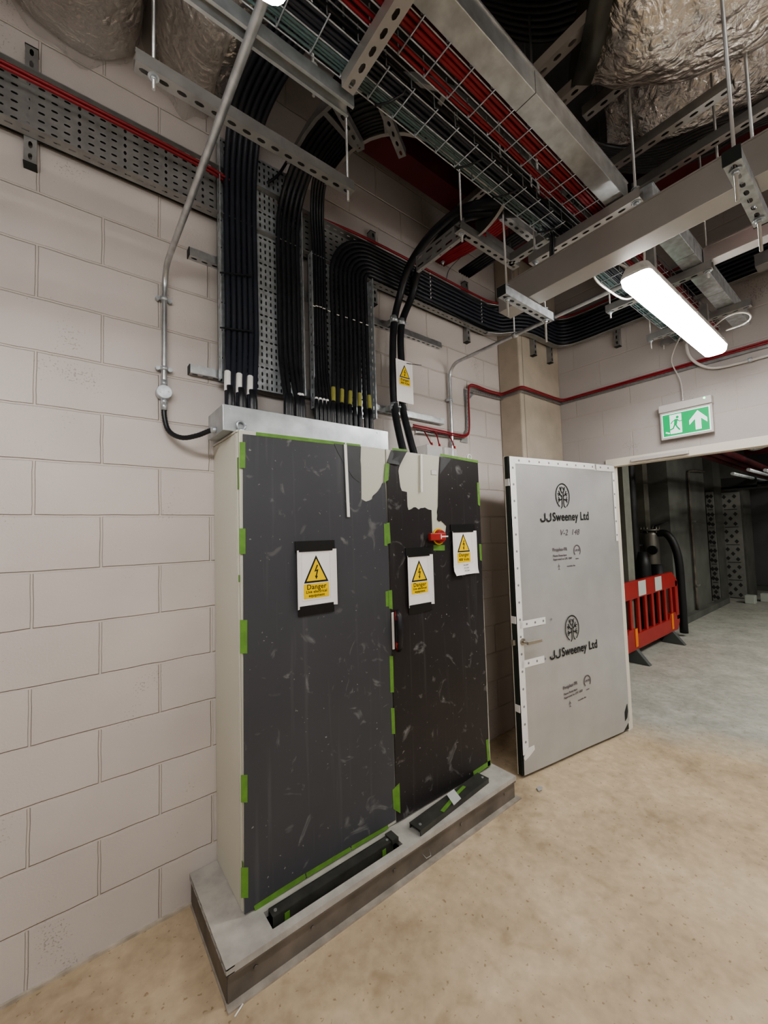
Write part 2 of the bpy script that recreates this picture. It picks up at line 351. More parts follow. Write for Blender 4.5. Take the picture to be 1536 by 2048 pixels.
# ------------------------------------------------------------------ far room beyond the doorway
FX = 13.2
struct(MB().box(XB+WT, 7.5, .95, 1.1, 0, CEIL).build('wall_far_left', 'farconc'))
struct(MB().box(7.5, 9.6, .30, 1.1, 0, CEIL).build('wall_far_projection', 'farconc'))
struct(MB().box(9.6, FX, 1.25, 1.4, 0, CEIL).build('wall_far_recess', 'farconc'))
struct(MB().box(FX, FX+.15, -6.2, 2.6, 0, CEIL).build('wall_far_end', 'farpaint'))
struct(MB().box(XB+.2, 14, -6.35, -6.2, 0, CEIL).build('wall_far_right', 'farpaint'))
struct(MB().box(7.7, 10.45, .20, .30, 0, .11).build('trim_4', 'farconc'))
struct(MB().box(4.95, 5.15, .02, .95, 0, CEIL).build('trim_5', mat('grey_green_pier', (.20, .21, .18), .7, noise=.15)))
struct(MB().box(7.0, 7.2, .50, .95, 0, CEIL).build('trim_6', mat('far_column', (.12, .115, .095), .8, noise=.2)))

# ================================================================== CABLE TRAYS
def tray(name, label, p0, p1, wid_dir, out, width, depth=.05, rows=9, pitch=.028, m='galv', cat='cable tray'):
    """perforated tray: base along p0-p1 (this is one long edge), width along wid_dir, flanges towards out"""
    p0, p1 = V(p0), V(p1); U = (p1-p0).normalized(); W = V(wid_dir).normalized(); O = V(out).normalized(); L = (p1-p0).length
    root = empty(name, p0, label=label, cat=cat)
    b = MB().slots((0, 0, 0), U, W, L, width, pitch, .022, .009, rows, 4); b.build('perforated_base', m, root, recalc=False)
    li = MB().slots(-O*.006, U, W, L, width, L/2, .001, .001, 1); li.build('shade_liner', 'seal', root, recalc=False)  # dark sheet added behind the slots, paints the shaded gap to the wall
    for q in (0, 1):
        f = MB().slots(W*width*q, U, O, L, depth, .05, .024, .007, 1); f.build('slotted_flange', m, root, recalc=False)
        e = MB().bar(W*width*q+O*depth, W*width*q+O*depth+U*L, .004, .004); e.build('rolled_edge', m, root)
    return root
TY = -.045
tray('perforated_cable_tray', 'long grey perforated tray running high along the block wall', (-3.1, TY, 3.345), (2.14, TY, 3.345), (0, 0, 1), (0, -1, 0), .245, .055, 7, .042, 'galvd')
# the tray sweeps out round the pier and turns onto the end wall
def strip(name, pts, z0, z1, m, parent, t=.002):
    mb = MB(); P = smooth_path([(a, b, 0) for a, b in pts], 6)
    vs = [(p.x, p.y, z0) for p in P]+[(p.x, p.y, z1) for p in P]; k = len(P)
    mb.add(vs, [(i, i+1, k+i+1, k+i) for i in range(k-1)]); return mb.build(name, m, parent, recalc=False)
def offs(pts, d):
    P = [V((a, b)) for a, b in pts]; out = []
    for i in range(len(P)):
        t = (P[min(i+1, len(P)-1)]-P[max(i-1, 0)]).normalized(); out.append((P[i].x+t.y*d, P[i].y-t.x*d))
    return out
sweep = [(2.14, -.045), (2.26, -.10), (2.37, -.20), (2.48, -.245), (2.75, -.25), (2.90, -.27), (2.985, -.36), (3.01, -.50), (3.01, -.8), (3.01, -2.0), (3.01, -4.5)]
root = empty('swept_cable_tray', (2.14, -.045, 3.345), label='grey tray section sweeping round the concrete pier onto the end wall', cat='cable tray')
def loc_pts(pts): return [(a-2.14, b+.045) for a, b in pts]
strip('tray_base', loc_pts(sweep), 0, .245, 'galvd', root)
for zz in (0, .245):
    inner = smooth_path([(a, b, zz) for a, b in loc_pts(sweep)], 6); outer = smooth_path([(a, b, zz) for a, b in loc_pts(offs(sweep, .055))], 6)
    mb = MB(); k = len(inner); mb.add(inner+outer, [(i, i+1, k+i+1, k+i) for i in range(k-1)]); mb.build('tray_flange', 'galvd', root, recalc=False)
    MB().tube(outer, .003, 6).build('rolled_edge', 'galv', root)
# vertical trays behind the cable drops
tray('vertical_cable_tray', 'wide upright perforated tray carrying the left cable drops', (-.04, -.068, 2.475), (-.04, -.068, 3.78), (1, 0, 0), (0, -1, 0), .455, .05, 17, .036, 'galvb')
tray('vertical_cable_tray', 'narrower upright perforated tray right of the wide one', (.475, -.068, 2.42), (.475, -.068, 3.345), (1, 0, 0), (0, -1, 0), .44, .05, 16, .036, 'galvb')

# ================================================================== STRUT CHANNELS, RODS
S = .041
def strut(name, label, p0, p1, face, m='galv', group=None, endcap=False, cat='strut', size=S, part=None):
    """C channel from p0 to p1; slotted web faces 'face'"""
    p0, p1 = V(p0), V(p1); U = (p1-p0).normalized(); L = (p1-p0).length; Fv = V(face).normalized(); A = U.cross(Fv).normalized()
    root = part or empty(name, p0, label=label, cat=cat, group=group); off = V((0, 0, 0)) if part is None else p0
    b = MB().slots(off-A*size/2, U, A, L, size, .05, .028, .013, 1)
    for sg in (-1, 1):
        q = off+A*sg*size/2
        vs = [q, q+U*L, q+U*L-Fv*size, q-Fv*size]; b.add(vs, [(0, 1, 2, 3)])
        q2 = q-Fv*size; b.add([q2, q2+U*L, q2+U*L-A*sg*.009, q2-A*sg*.009], [(0, 1, 2, 3)])
        q3 = q2-A*sg*.009; b.add([q3, q3+U*L, q3+U*L+Fv*.007, q3+Fv*.007], [(0, 1, 2, 3)])
    b.build('channel', m, root, recalc=False)
    if endcap:
        for e, sg in ((off, -1), (off+U*L, 1)):
            c_ = e-Fv*size/2
            MB().bar(c_, c_+U*sg*.004, size+.003, size+.003, Fv).build('end_cap', 'seal', root)
    return root
def rod(x, y, z0, label, z1=CEIL, nut_z=None, group=None):
    root = empty('threaded_rod', (x, y, z0), label=label, cat='rod', group=group)
    MB().cyl((0, 0, 0), (0, 0, z1-z0), .005, 8).build('rod', 'zinc', root)
    for nz in (nut_z if isinstance(nut_z, (list, tuple)) else [nut_z] if nut_z else []):
        MB().cyl((0, 0, nz-z0), (0, 0, nz-z0+.009), .0095, 6).build('hex_nut', 'galvb', root)
        MB().cyl((0, 0, nz-z0+.009), (0, 0, nz-z0+.011), .016, 14).build('washer', 'galvb', root)
    return root
G = 'galvd'
# wall struts behind the vertical trays
for z, l in ((3.10, 'upper horizontal wall strut behind the upright trays'), (2.505, 'lower horizontal wall strut behind the upright trays')):
    r = strut('wall_strut', l, (-.165, -.021, z), (1.625, -.021, z), (0, 0, -1), 'galv')
    MB().box(-.004, 0, -.021, .021, -.001, .041).build('end_cap', 'seal', r)
# short upright brackets behind the wall tray
brk = [(-.765, 0, 'leftmost short upright strut behind the wall tray'), (.99, 0, 'short upright strut above the bent black cables'), (1.95, 0, 'short upright strut left of the concrete pier')]
for x, y, l in brk: strut('tray_bracket', l, (x, -.042, 3.24), (x, -.042, 3.74), (0, -1, 0), 'galvd', endcap=True, cat='bracket')
for x, l in ((2.585, 'short upright strut on the pier, left one'), (2.86, 'short upright strut on the pier, right one')):
    strut('tray_bracket', l, (x, -.254, 3.21), (x, -.254, 3.7), (0, -1, 0), 'galvd', endcap=True, cat='bracket')
for y, l in ((-.75, 'short upright strut under the end wall tray, left of the lit luminaire'), (-2.1, 'short upright strut on the end wall beyond the frame')):
    strut('tray_bracket', l, (3.008, y, 3.21), (3.008, y, 3.7), (-1, 0, 0), 'galvd', endcap=True, cat='bracket')

# overhead struts (unnamed coordinates were surveyed from the photo on horizontal planes)
def hz(z, a, b): return at('z', z, *a), at('z', z, *b)
def xrun(z, y, x0, x1, *a, **k): return strut('ceiling_strut', a[0], (x0, y, z), (x1, y, z), (0, 0, -1), *a[1:], **k)
def yrun(z, x, y0, y1, *a, **k): return strut('ceiling_strut', a[0], (x, y0, z), (x, y1, z), (0, 0, -1), *a[1:], **k)
xrun(3.1, -.815, -.49, .285, 'slotted ceiling strut crossing in front of the left cable drops', 'galvd')
p0, p1 = hz(3.3, (440, 246), (676, 352)); xrun(3.3, (p0.y+p1.y)/2, p0.x, p1.x, 'thin ceiling strut just behind the slotted one', 'galvd')
# open-side-down strut beside the top luminaire
strut('ceiling_strut', 'open ceiling strut with its channel facing down beside the top lamp', (-1.6, -1.167, 2.99+S), (.042, -1.167, 2.99+S), (0, 0, 1), 'galv')
yrun(3.0, .006, -1.205, -2.2, 'bold slotted strut crossing under the wire baskets near the top', 'trunk')
yrun(3.0, 1.17, -1.08, -1.575, 'slotted strut carrying the baskets beside the grey trunking', 'trunk')
yrun(3.0, 1.97, -1.10, -1.62, 'strut under the baskets behind the lit luminaire', 'galvd')
yrun(3.0, 2.62, -1.10, -1.66, 'strut under the baskets close to the end wall', 'galvd')
xrun(2.735, -1.10, .885, 1.29, 'short bright strut hanging under the left end of grey trunking', 'galvb', endcap=True)
xrun(2.735, -1.90, .875, 1.28, 'short bright strut hanging under the right end of grey trunking', 'galvb', endcap=True)
xrun(3.1, -.935, .80, 1.27, 'slotted strut of the support frame left of the grey trunking', 'galvd')
yrun(3.1, 1.21, -.93, -1.19, 'cross strut of the support frame left of the grey trunking', 'galvd')
p0, p1 = hz(3.2, (1006, 434), (1078, 492)); xrun(3.2, (p0.y+p1.y)/2, p0.x, p1.x, 'upper parallel strut in the support frame', 'galv')
p0, p1 = hz(3.2, (966, 482), (1035, 526)); xrun(3.2, (p0.y+p1.y)/2, p0.x, p1.x, 'lower parallel strut in the support frame', 'galv')
# struts crossing high up on the right
p0, p1 = hz(3.35, (1068, 172), (1165, 110)); yrun(3.40, (p0.x+p1.x)/2, p0.y, p1.y-.06, 'upper slotted strut right of the galvanised trunking', 'trunk')
p0, p1 = hz(3.35, (1112, 232), (1232, 150)); yrun(3.40, (p0.x+p1.x)/2, p0.y, p1.y-.02, 'middle slotted strut right of the galvanised trunking', 'trunk')
p0, p1 = hz(3.35, (1170, 280), (1320, 170)); yrun(3.45, (p0.x+p1.x)/2, p0.y, p1.y+.06, 'plain strut passing behind the foil duct', 'galvd')
p0, p1 = hz(3.35, (1215, 340), (1470, 180)); yrun(3.35, (p0.x+p1.x)/2, p0.y, p1.y, 'square holed strut crossing the sagging black cables', 'galvd')
p0, p1 = hz(3.35, (1270, 390), (1536, 215)); yrun(3.35, (p0.x+p1.x)/2, p0.y, p1.y-.3, 'slotted strut just above the grey trunking', 'galvd')
for k, (x, a, b) in enumerate(((1.35, -.5, -1.1), (.62, -1.3, -1.52))):
    yrun(3.75, x, a, b, ['high strut over the support frame', 'high slotted strut above the red cables'][k], 'galvd')
# struts under the curved ladder
strut('ceiling_strut', 'slotted strut under the middle of the curved cable ladder', at('z', 3.66, 655, 180), at('z', 3.66, 722, 302), (0, 0, -1), 'galvd')
strut('ceiling_strut', 'slotted strut under the right end of the curved cable ladder', at('z', 3.66, 765, 215), at('z', 3.66, 805, 315), (0, 0, -1), 'galvd')
# rods
rod(.265, -.815, 3.06, 'rod through the end of the slotted strut before the cable drops', nut_z=3.105)
rod(-.44, -.815, 3.06, 'rod through the left end of the slotted strut near the polythene', nut_z=3.09)
rod(.925, -1.10, 2.65, 'rod through the left end of the left short strut', nut_z=[2.72, 2.78])
rod(1.245, -1.10, 2.62, 'rod through the right end of the left short strut', nut_z=[2.72, 2.78])
rod(.915, -1.90, 2.64, 'rod through the near end of the right short strut', nut_z=[2.72, 2.78])
rod(1.235, -1.90, 2.62, 'rod through the far end of the right short strut', nut_z=[2.72, 2.78])
rod(1.17, -1.555, 2.985, 'rod rising beside the end of the galvanised trunking', nut_z=[2.988, 3.045])
rod(1.17, -1.105, 2.985, 'rod at the left end of the basket strut', nut_z=[2.988, 3.045])
rod(.83, -.935, 3.06, 'rod at the left end of the support frame', nut_z=3.09)
rod(1.97, -1.12, 2.96, 'rod left of the lit luminaire', nut_z=2.985)
rod(1.97, -1.60, 2.96, 'rod right of the lit luminaire', nut_z=2.985)
rod(2.62, -1.12, 2.94, 'rod by the end wall left of the lit luminaire', nut_z=2.985)
rod(.02, -.98, 3.2, 'rod beside the open ceiling strut', nut_z=3.3)
rod(1.70, -1.72, 3.2, 'thin rod hanging over the far grey trunking, left one')
rod(1.95, -1.95, 3.0, 'thin rod hanging over the far grey trunking, right one')
rod(.98, -1.245, 3.1, 'rod standing behind the black cables in the left basket', nut_z=3.12)

# ================================================================== TRUNKING
def trunking(label, a, b, w, h, m='trunk', joints=()):
    a, b = V(a), V(b); U = (b-a).normalized(); L = (b-a).length; A = U.cross(V((0, 0, 1))).normalized()
    root = empty('metal_trunking', a, label=label, cat='trunking')
    mb = MB().bar(V((0, 0, h/2)), U*L+V((0, 0, h/2)), w, h); mb.build('body', m, root, bevel=.002)
    MB().bar(V((0, 0, h+.002)), U*L+V((0, 0, h+.002)), w+.006, .006).build('lid', m, root)
    for j in joints: MB().bar(U*j+V((0, 0, h/2)), U*(j+.002)+V((0, 0, h/2)), w+.001, h+.001).build('joint_line', 'seal', root)
    return root
trunking('big grey steel trunking crossing the room above the two short struts', (1.115, -.955, 2.779), (1.115, -4.6, 2.779), .10, .125, joints=(1.9,))
trunking('galvanised trunking running away beside the red cable basket', (-2.4, -1.482, 3.046), (1.2, -1.482, 3.046), .072, .075, 'galv', joints=(2.9,))
trunking('galvanised trunking beyond the grey one, right of the lit luminaire', (1.28, -1.54, 3.046), (XB, -1.54, 3.046), .085, .075, 'galvb', joints=(.55, 1.1))
trunking('far grey trunking teeing off to the right behind the lit luminaire', (2.0, -1.586, 3.046), (2.0, -4.4, 3.046), .075, .075, 'trunk')
trunking('dark trunking at ceiling height near the end wall', (2.72, -1.68, 3.25), (2.72, -4.4, 3.25), .10, .07, 'galvd')

# ================================================================== WIRE BASKETS
def basket(label, y0, y1, x0, x1, z=3.05, hgt=.055):
    root = empty('wire_basket', (x0, y0, z), label=label, cat='cable basket'); L = x1-x0; w = y1-y0; r = .0022
    for y, zz in ((0, hgt), (0, 0), (w*.5, 0), (w, 0), (w, hgt)): MB().tube([(0, y, zz), (L, y, zz)], r, 5).build('long_wire', 'galvb', root)
    cw = None
    for i in range(int(L/.1)+1):
        x = .091-(x0 % .1)+i*.1
        if x > L: break
        if cw is None: cw = MB().tube([(0, -.004, hgt+.01), (0, -.004, .0), (0, -.001, -.004), (0, w-.014, -.004), (0, w+.001, .012), (0, w+.003, hgt+.01)], r, 5).build('cross_wire', 'galvb', root); o = cw
        else: o = cw.copy(); COL.objects.link(o); o.parent = root
        o.location = (x, 0, 0)
    return root
B1 = basket('left wire basket holding black and grey green cables', -1.188, -1.288, -2.4, 2.98)
B2 = basket('right wire basket holding red cables', -1.337, -1.436, -2.4, 2.98)

def cable(name, pts, r, m, label, group=None, cat='cable', n=8, sm=8, parts=None, raw=False):
    P = pts if raw else smooth_path(pts, sm)
    return MB().tube(P, r, n).build(name, m, label=label, cat=cat, group=group)
def wob(x0, x1, y, z, a=.004, step=.3):
    pts = []; x = x0
    while x < x1: pts.append((x, y+random.uniform(-a, a), z+random.uniform(-a*.5, a*.5))); x += step
    pts.append((x1, y, z)); return pts
for k in range(7):
    cable('basket_cable', wob(-2.4, 1.9 if k < 3 else 2.98, -1.236-.0128*(k % 4), 3.062+.0126*(k // 4)), .0062, 'navy', 'black cable lying in the left wire basket', 'black cables in the left basket', sm=3, n=6)
for k in range(3):
    cable('basket_cable', wob(-2.4, 2.98, -1.242-.018*k, 3.090), .0085, 'black', 'black cable lying in the left wire basket', 'black cables in the left basket', sm=3, n=6)
for k in range(5):
    cable('basket_cable', wob(-2.4, 2.98, -1.193-.0085*k, 3.06+.006*(k % 2)), .0042, 'teal', 'grey green cable along the left side of the left basket', 'grey green cables in the left basket', sm=3, n=6)
for k in range(9):
    cable('basket_cable', wob(-2.4, 2.98, -1.394-.0138*(k % 3), 3.060+.0138*(k//3), .003), .0067, 'red', 'red cable in the thick bundle of the right basket', 'bundled red cables in the right basket', sm=3, n=6)
for k in range(2):
    cable('basket_cable', wob(-2.4, 2.98, -1.343-.011*k, 3.060), .0052, 'red', 'single red cable along the left edge of the right basket', 'edge red cables in the right basket', sm=3, n=6)
for x in (.12, .495, .72, 1.05):
    o = MB().tube([(x, -1.19, 3.045), (x+.03, -1.225, 3.044), (x+.05, -1.27, 3.044), (x+.052, -1.29, 3.06)], .0038, 6).build('cable_tie', 'black', label='black cable tie round the cables of the left basket', cat='cable tie', group='black ties on the left basket')
# two black tails dropping over the grey trunking
for k in range(2):
    cable('tail_cable', [(1.0, -1.225-.012*k, 3.06), (1.12, -1.215-.012*k, 3.05), (1.145, -1.20-.012*k, 3.0), (1.15, -1.19-.012*k, 2.93)], .006, 'black', 'short black cable tail dropping from the left basket into the grey trunking', 'black tails at the grey trunking')

# ================================================================== CABLE DROPS
def gland(parent, p, r=.014, h=.15, tagm=None, tagz=.16, m='black'):
    MB().tube([V(p)+V((0, 0, -.02)), V(p), V(p)+V((0, 0, h*.6)), V(p)+V((0, 0, h))], r, 12, rr=[r*1.15, r*1.55, r*1.5, r*1.0]).build('gland_boot', m, parent)
def sleeve(parent, pth, i0, i1, r, m):
    MB().tube(pth[i0:i1], r, 8, caps=False).build('marker_sleeve', m, parent, label='printed marker sleeve')
BOXTOP = 2.285
LASTC = [None]
def build_cable(pts, r, m, label, group, glandr=None, slv=None, sm=6):
    P = smooth_path(pts, sm)
    o = MB().tube(P, r, 8).build('power_cable', m); tag(o, label, 'cable', group); LASTC[0] = o
    if glandr: gland(o, P[0], glandr)
    if slv: sleeve(o, P, slv[0], slv[1], r*1.12, slv[2])
    return o
# left bundle: six thick cables, paired into three glands
gx = [-.027, .027, .080]
for k in range(6):
    x = -.003+.0292*k; g = gx[k//2]+(-.011 if k % 2 == 0 else .011)
    build_cable([(g, -.205, BOXTOP), (g, -.20, BOXTOP+.10), ((g+x)/2, -.15, 2.52), (x, -.105, 2.72), (x, -.10, 3.1), (x, -.10, 3.5), (x, -.125, 3.68), (x, -.19, 3.80), (x+.01, -.35, 3.86), (x+.04, -.6, 3.88), (x+.10, -.95, 3.88), (x+.18, -1.4, 3.88), (x+.26, -2.2, 3.88)],
        .0142, 'navy', 'thick black power cable in the left drop on the wide upright tray', 'cables of the left drop', None, (6, 12, 'white') if k % 2 == 0 else None)
    if k % 2 == 0: gland(LASTC[0], (gx[k//2], -.203, BOXTOP), .0165, .13)
# second and third bundles sweep over on the curved ladder
ctr = V((.86, -.42))
def sweepover(x, g, gy, r, label, group, slv=None, zoff=0., g_r=.009, xt=0):
    R = ctr.x-xt; pts = [(g, gy, BOXTOP), (g, gy, BOXTOP+.08), ((g+x)/2, (gy-.1)/2, 2.5), (x, -.098, 2.68), (x, -.095, 3.1), (x, -.098, 3.42), (x*.6+xt*.4, -.13, 3.58), (x*.1+xt*.9, -.21, 3.69), (xt, -.32, 3.72+zoff)]
    for a in range(0, 91, 15):
        t = math.radians(a); pts.append((ctr.x-R*math.cos(t), ctr.y-R*math.sin(t), 3.72+zoff))
    pts += [(1.3, ctr.y-R, 3.72+zoff), (2.6, ctr.y-R, 3.72+zoff)]
    return build_cable(pts, r, 'black', label, group, g_r, slv)
g2 = [.262, .283, .322, .345, .352]
for k in range(5):
    sweepover(.278+.029*k, g2[k], -.205, .0125, 'black power cable in the middle drop that bends over the curved ladder', 'cables of the middle drop', (6, 11, 'white') if k > 2 else None, g_r=.0115, xt=.315+.0262*k)
g3 = [.436, .462, .487, .511, .532]
for k in range(5):
    sweepover(.495+.0185*k, g3[k], -.205, .0088, 'slim black cable in the tight drop between the middle and right drops', 'slim cables of the narrow drop', (7, 11, 'white') if k < 4 else None, g_r=.0085, xt=.440+.0178*k)
# the curved ladder itself
root = empty('curved_cable_ladder', (ctr.x, ctr.y, 3.69), label='curved grey cable ladder bend overhead carrying the black drops', cat='cable ladder')
for R, nm in ((.335, 'inner_side_rail'), (.565, 'outer_side_rail')):
    pp = [(-R, .20, 0)]+[(-R*math.cos(math.radians(a)), -R*math.sin(math.radians(a)), 0) for a in range(0, 91, 10)]+[(1.6, -R, 0)]
    mb = MB(); k = len(pp); vs = [V(p) for p in pp]+[V(p)+V((0, 0, .07)) for p in pp]; mb.add(vs, [(i, i+1, k+i+1, k+i) for i in range(k-1)], True)
    q = R+.018; pq = [(-q, .20, 0)]+[(-q*math.cos(math.radians(a)), -q*math.sin(math.radians(a)), 0) for a in range(0, 91, 10)]+[(1.6, -q, 0)]
    mb.add([V(p) for p in pp]+[V(p) for p in pq], [(i, i+1, k+i+1, k+i) for i in range(k-1)], True)
    mb.build(nm, 'trunk' if R < .4 else 'galvd', root, recalc=False)
for a in (15, 45, 75):
    t = math.radians(a); d = V((-math.cos(t), -math.sin(t), 0)); MB().bar(d*.335+V((0, 0, .008)), d*.565+V((0, 0, .008)), .025, .012).build('rung', 'galvd', root)
# small grey cable crossing beside the middle drop
cable('stray_cable', [at('y', -.10, 535, 366), at('y', -.12, 556, 350), at('y', -.15, 575, 322), at('y', -.2, 590, 300)], .008, 'black', 'short loose black cable crossing above the perforated tray', None)
# right bundle: nine cables coming along the wall tray and turning down
g4 = [.545, .575, .60, .628, .655, .69, .725, .77, .805]
sw = [(a, b) for a, b in sweep]
lanes = []
for k in range(9):
    x = .612+.0315*k; z = 3.570-.0252*k; R = max(.03, 1.02-x-.06*0-.10); cx_ = x+R
    if k == 8: R = .05; cx_ = x+R
    pts = [(g4[k], -.205, BOXTOP), (g4[k], -.20, BOXTOP+.09), (g4[k]*.6+x*.4, -.16, 2.50), (g4[k]*.15+x*.85, -.12, 2.72), (x, -.108, 2.9), (x, -.105, z-R)]
    for a in range(15, 91, 15):
        t = math.radians(a); pts.append((cx_-R*math.cos(t), -.105, z-R+R*math.sin(t)))
    pts.append((1.6, -.10, z))
    for (a, b) in offs(sweep, .03)[0:]: pts.append((a, b, z))
    build_cable(pts, .0124, 'black', 'black power cable in the right drop turning along the wall tray', 'cables of the right drop', .0095, (8, 12, 'yellowtag') if k % 2 == 0 else None, sm=5)
# second layer of cables lying in front on the long tray run
for k in range(6):
    z = 3.372+.0305*k
    pts = [(1.25, -.128, z), (1.7, -.128, z)]+[(a, b, z) for a, b in offs(sweep, .058)[1:]]
    build_cable(pts, .0118, 'navy', 'black cable in the front layer on the tray round the pier', 'front layer cables round the pier', None, None, sm=4)
# white cable ties on the tray run
for i, (x, z0, z1) in enumerate(((1.22, 3.56, 3.585), (1.42, 3.37, 3.58), (2.0, 3.37, 3.58))):
    mb = MB()
    for q in range(int((z1-z0)/.03)+1): mb.box(x-.003, x+.003, -.147, -.141, z0+q*.03, z0+q*.03+.012)
    mb.build('steel_tie', 'white', label=['small pale tie on the outermost bent cable', 'column of pale ties behind the big cable pair', 'column of pale ties just left of the pier'][i], cat='cable tie')
for (px, py, px2, py2, l) in ((440, 655, 505, 663, 'dark tie across the left cable drop, lower one'), (505, 552, 440, 545, 'dark tie across the left cable drop, upper one'), (628, 690, 650, 692, 'dark tie across the slim cable drop')):
    a = at('y', -.13, px, py); b = at('y', -.13, px2, py2)
    MB().bar(a, b, .006, .006).build('cable_tie', 'black', label=l, cat='cable tie')
# pale ties on the right drop
mb = MB()
for px, py in ((628, 612), (634, 612), (641, 614), (648, 617), (658, 622), (676, 630), (693, 635), (708, 640), (722, 645), (734, 650)):
    p = at('y', -.125, px, py); mb.box(p.x-.009, p.x+.009, p.y-.002, p.y+.002, p.z-.002, p.z+.002)
mb.build('steel_tie', 'white', label='row of pale ties across the right cable drop', cat='cable tie')

# red cable on top of the wall tray
red1 = [(-3.0, -.108, 3.53), (-1.4, -.108, 3.53), (-.1, -.108, 3.53), (.1, -.06, 3.54), (.4, -.062, 3.60), (.9, -.10, 3.612), (2.1, -.105, 3.612)]+[(a, b, 3.612) for a, b in offs(sweep, .045)[1:]]
cable('fire_alarm_cable', red1, .0085, 'red', 'red cable clipped along the top of the long wall tray')
cable('fire_alarm_cable', [(a, b-.016, c+.004) for a, b, c in red1[:4]], .006, 'red', 'thinner second red cable along the long wall tray')

# ---- big cable pair into the cabinet top
pairA = [(1.045, -.23, 2.16), (1.05, -.17, 2.35), (1.06, -.125, 2.52), (1.06, -.12, 2.75), (1.085, -.12, 3.10), at('y', -.16, 800, 590), at('y', -.26, 815, 540), at('y', -.45, 845, 490), at('y', -.65, 880, 452), at('y', -.90, 930, 418), (.90, -1.12, 3.16), (1.0, -1.22, 3.14), (1.15, -1.27, 3.13)]
pairB = [(1.135, -.23, 2.16), (1.135, -.17, 2.35), (1.135, -.125, 2.52), (1.14, -.12, 2.75), (1.15, -.12, 3.10), at('y', -.16, 826, 585), at('y', -.26, 836, 542), at('y', -.45, 862, 500), at('y', -.65, 892, 465), at('y', -.90, 935, 432), (.96, -1.10, 3.16), (1.06, -1.20, 3.14), (1.2, -1.25, 3.13)]
ca = cable('feeder_cable', pairA, .024, 'black', 'very thick black feeder cable into the cabinet top, left of the pair', n=14)
cb = cable('feeder_cable', pairB, .024, 'black', 'very thick black feeder cable into the cabinet top, right of the pair', n=14)
for z in (3.10, 2.505):
    for x, l in ((1.085 if z > 3 else 1.06, 'left'), (1.15 if z > 3 else 1.137, 'right')):
        root = empty('cable_clamp', (x, -.12, z+.02), label='%s bright cable clamp on the %s wall strut' % (l, 'upper' if z > 3 else 'lower'), cat='clamp')
        MB().tube([(0, 0, -.022), (0, 0, .022)], .0265, 16).build('band', 'galvb', root)
        MB().box(-.010, .010, .025, .09, -.014, .014).build('back_plate', 'galvd', root)
        MB().cyl((.028, -.008, 0), (.05, -.012, 0), .006, 8).build('bolt', 'galvb', root); MB().cyl((-.028, -.008, 0), (-.036, -.012, 0), .007, 6).build('bolt', 'galvb', root)

# support frame by the pair: perforated riser piece and curved deflector
root = empty('tray_offcut', (.845, -.60, 3.10), label='perforated tray side behind the thick feeder cables and the support frame', cat='cable tray')
MB().slots((0, 0, 0), (0, -1, 0), (0, 0, 1), .34, .085, .07, .045, .010, 2).build('perforated_side', 'galvd', root, recalc=False)
MB().slots((.0, 0, 0), (0, -1, 0), (1, 0, 0), .34, .02, .07, .01, .004, 1).build('return_lip', 'galvd', root, recalc=False)
pz = [at('z', 3.12, a, b) for a, b in ((952, 478), (972, 462), (990, 442), (1003, 424), (1011, 410))]
root = empty('curved_deflector', pz[0], label='curved dark steel deflector under the thick feeder cables', cat='cable tray')
P = [p-pz[0] for p in smooth_path(pz, 5)]; k = len(P)
mb = MB(); mb.add(P+[p+V((0, 0, .085)) for p in P], [(i, i+1, k+i+1, k+i) for i in range(k-1)], True); mb.build('curved_side', 'oliveblk', root, recalc=False)
mb = MB(); mb.add(P+[p+V((-.012, .012, 0)) for p in P], [(i, i+1, k+i+1, k+i) for i in range(k-1)], True); mb.build('rolled_edge', 'trunk', root, recalc=False)
cable('cable_tie_tail', [at('y', -.5, 892, 562), at('y', -.5, 898, 540), at('y', -.5, 924, 512)], .0018, 'black', 'long upright black cable tie tail by the support frame', cat='cable tie')
# red cables crossing behind the frame
for k in range(6):
    a = at('y', -.35, 880, 590-4*k); b_ = at('y', -.75, 985, 545-4*k)
    cable('red_service_cable', [(1.45+.02*k, -.16, 3.66), (1.50+.02*k, -.45, 3.66), (1.50+.022*k, -.8, 3.66), (1.50+.022*k, -1.05, 3.66)], .010, 'red', 'red cable crossing overhead behind the support frame', 'red cables behind the support frame', sm=5)
for k in range(5):
    cable('black_service_cable', [(1.68+.026*k, -.2, 3.64), (1.68+.026*k, -.6, 3.64), (1.68+.026*k, -1.1, 3.64)], .012, 'black', 'black cable crossing overhead beside the red ones', 'black cables behind the support frame', sm=4)

# ================================================================== STEEL BEAMS, DUCTS
def ibeam(label, a, b, w, h, m='redsteel'):
    a, b = V(a), V(b); U = b-a
    root = empty('steel_beam', a, label=label, cat='steel beam')
    MB().bar((0, 0, 0), U, w, .012).build('lower_flange', m, root); MB().bar((0, 0, h), U+V((0, 0, h)), w, .012).build('upper_flange', m, root)
    MB().bar((0, 0, h/2), U+V((0, 0, h/2)), .01, h).build('web', m, root); return root
ibeam('dark red steel beam running high along the block wall', (.50, -.36, 3.98), (3.0, -.36, 3.98), .15, .22)
ibeam('dark red steel cross beam above the thick feeder cables', (1.62, -.12, 3.78), (1.62, -1.0, 3.78), .18, .15)
ibeam('dark red steel beam high above the foil duct', (2.55, -.5, 4.0), (2.55, -5.5, 4.0), .2, .25)
for x, y, l in ((1.50, -.2, 'rod with bolt under the dark red cross beam'),):
    rod(x, y, 3.62, l, z1=3.84, nut_z=[3.63, 3.82])

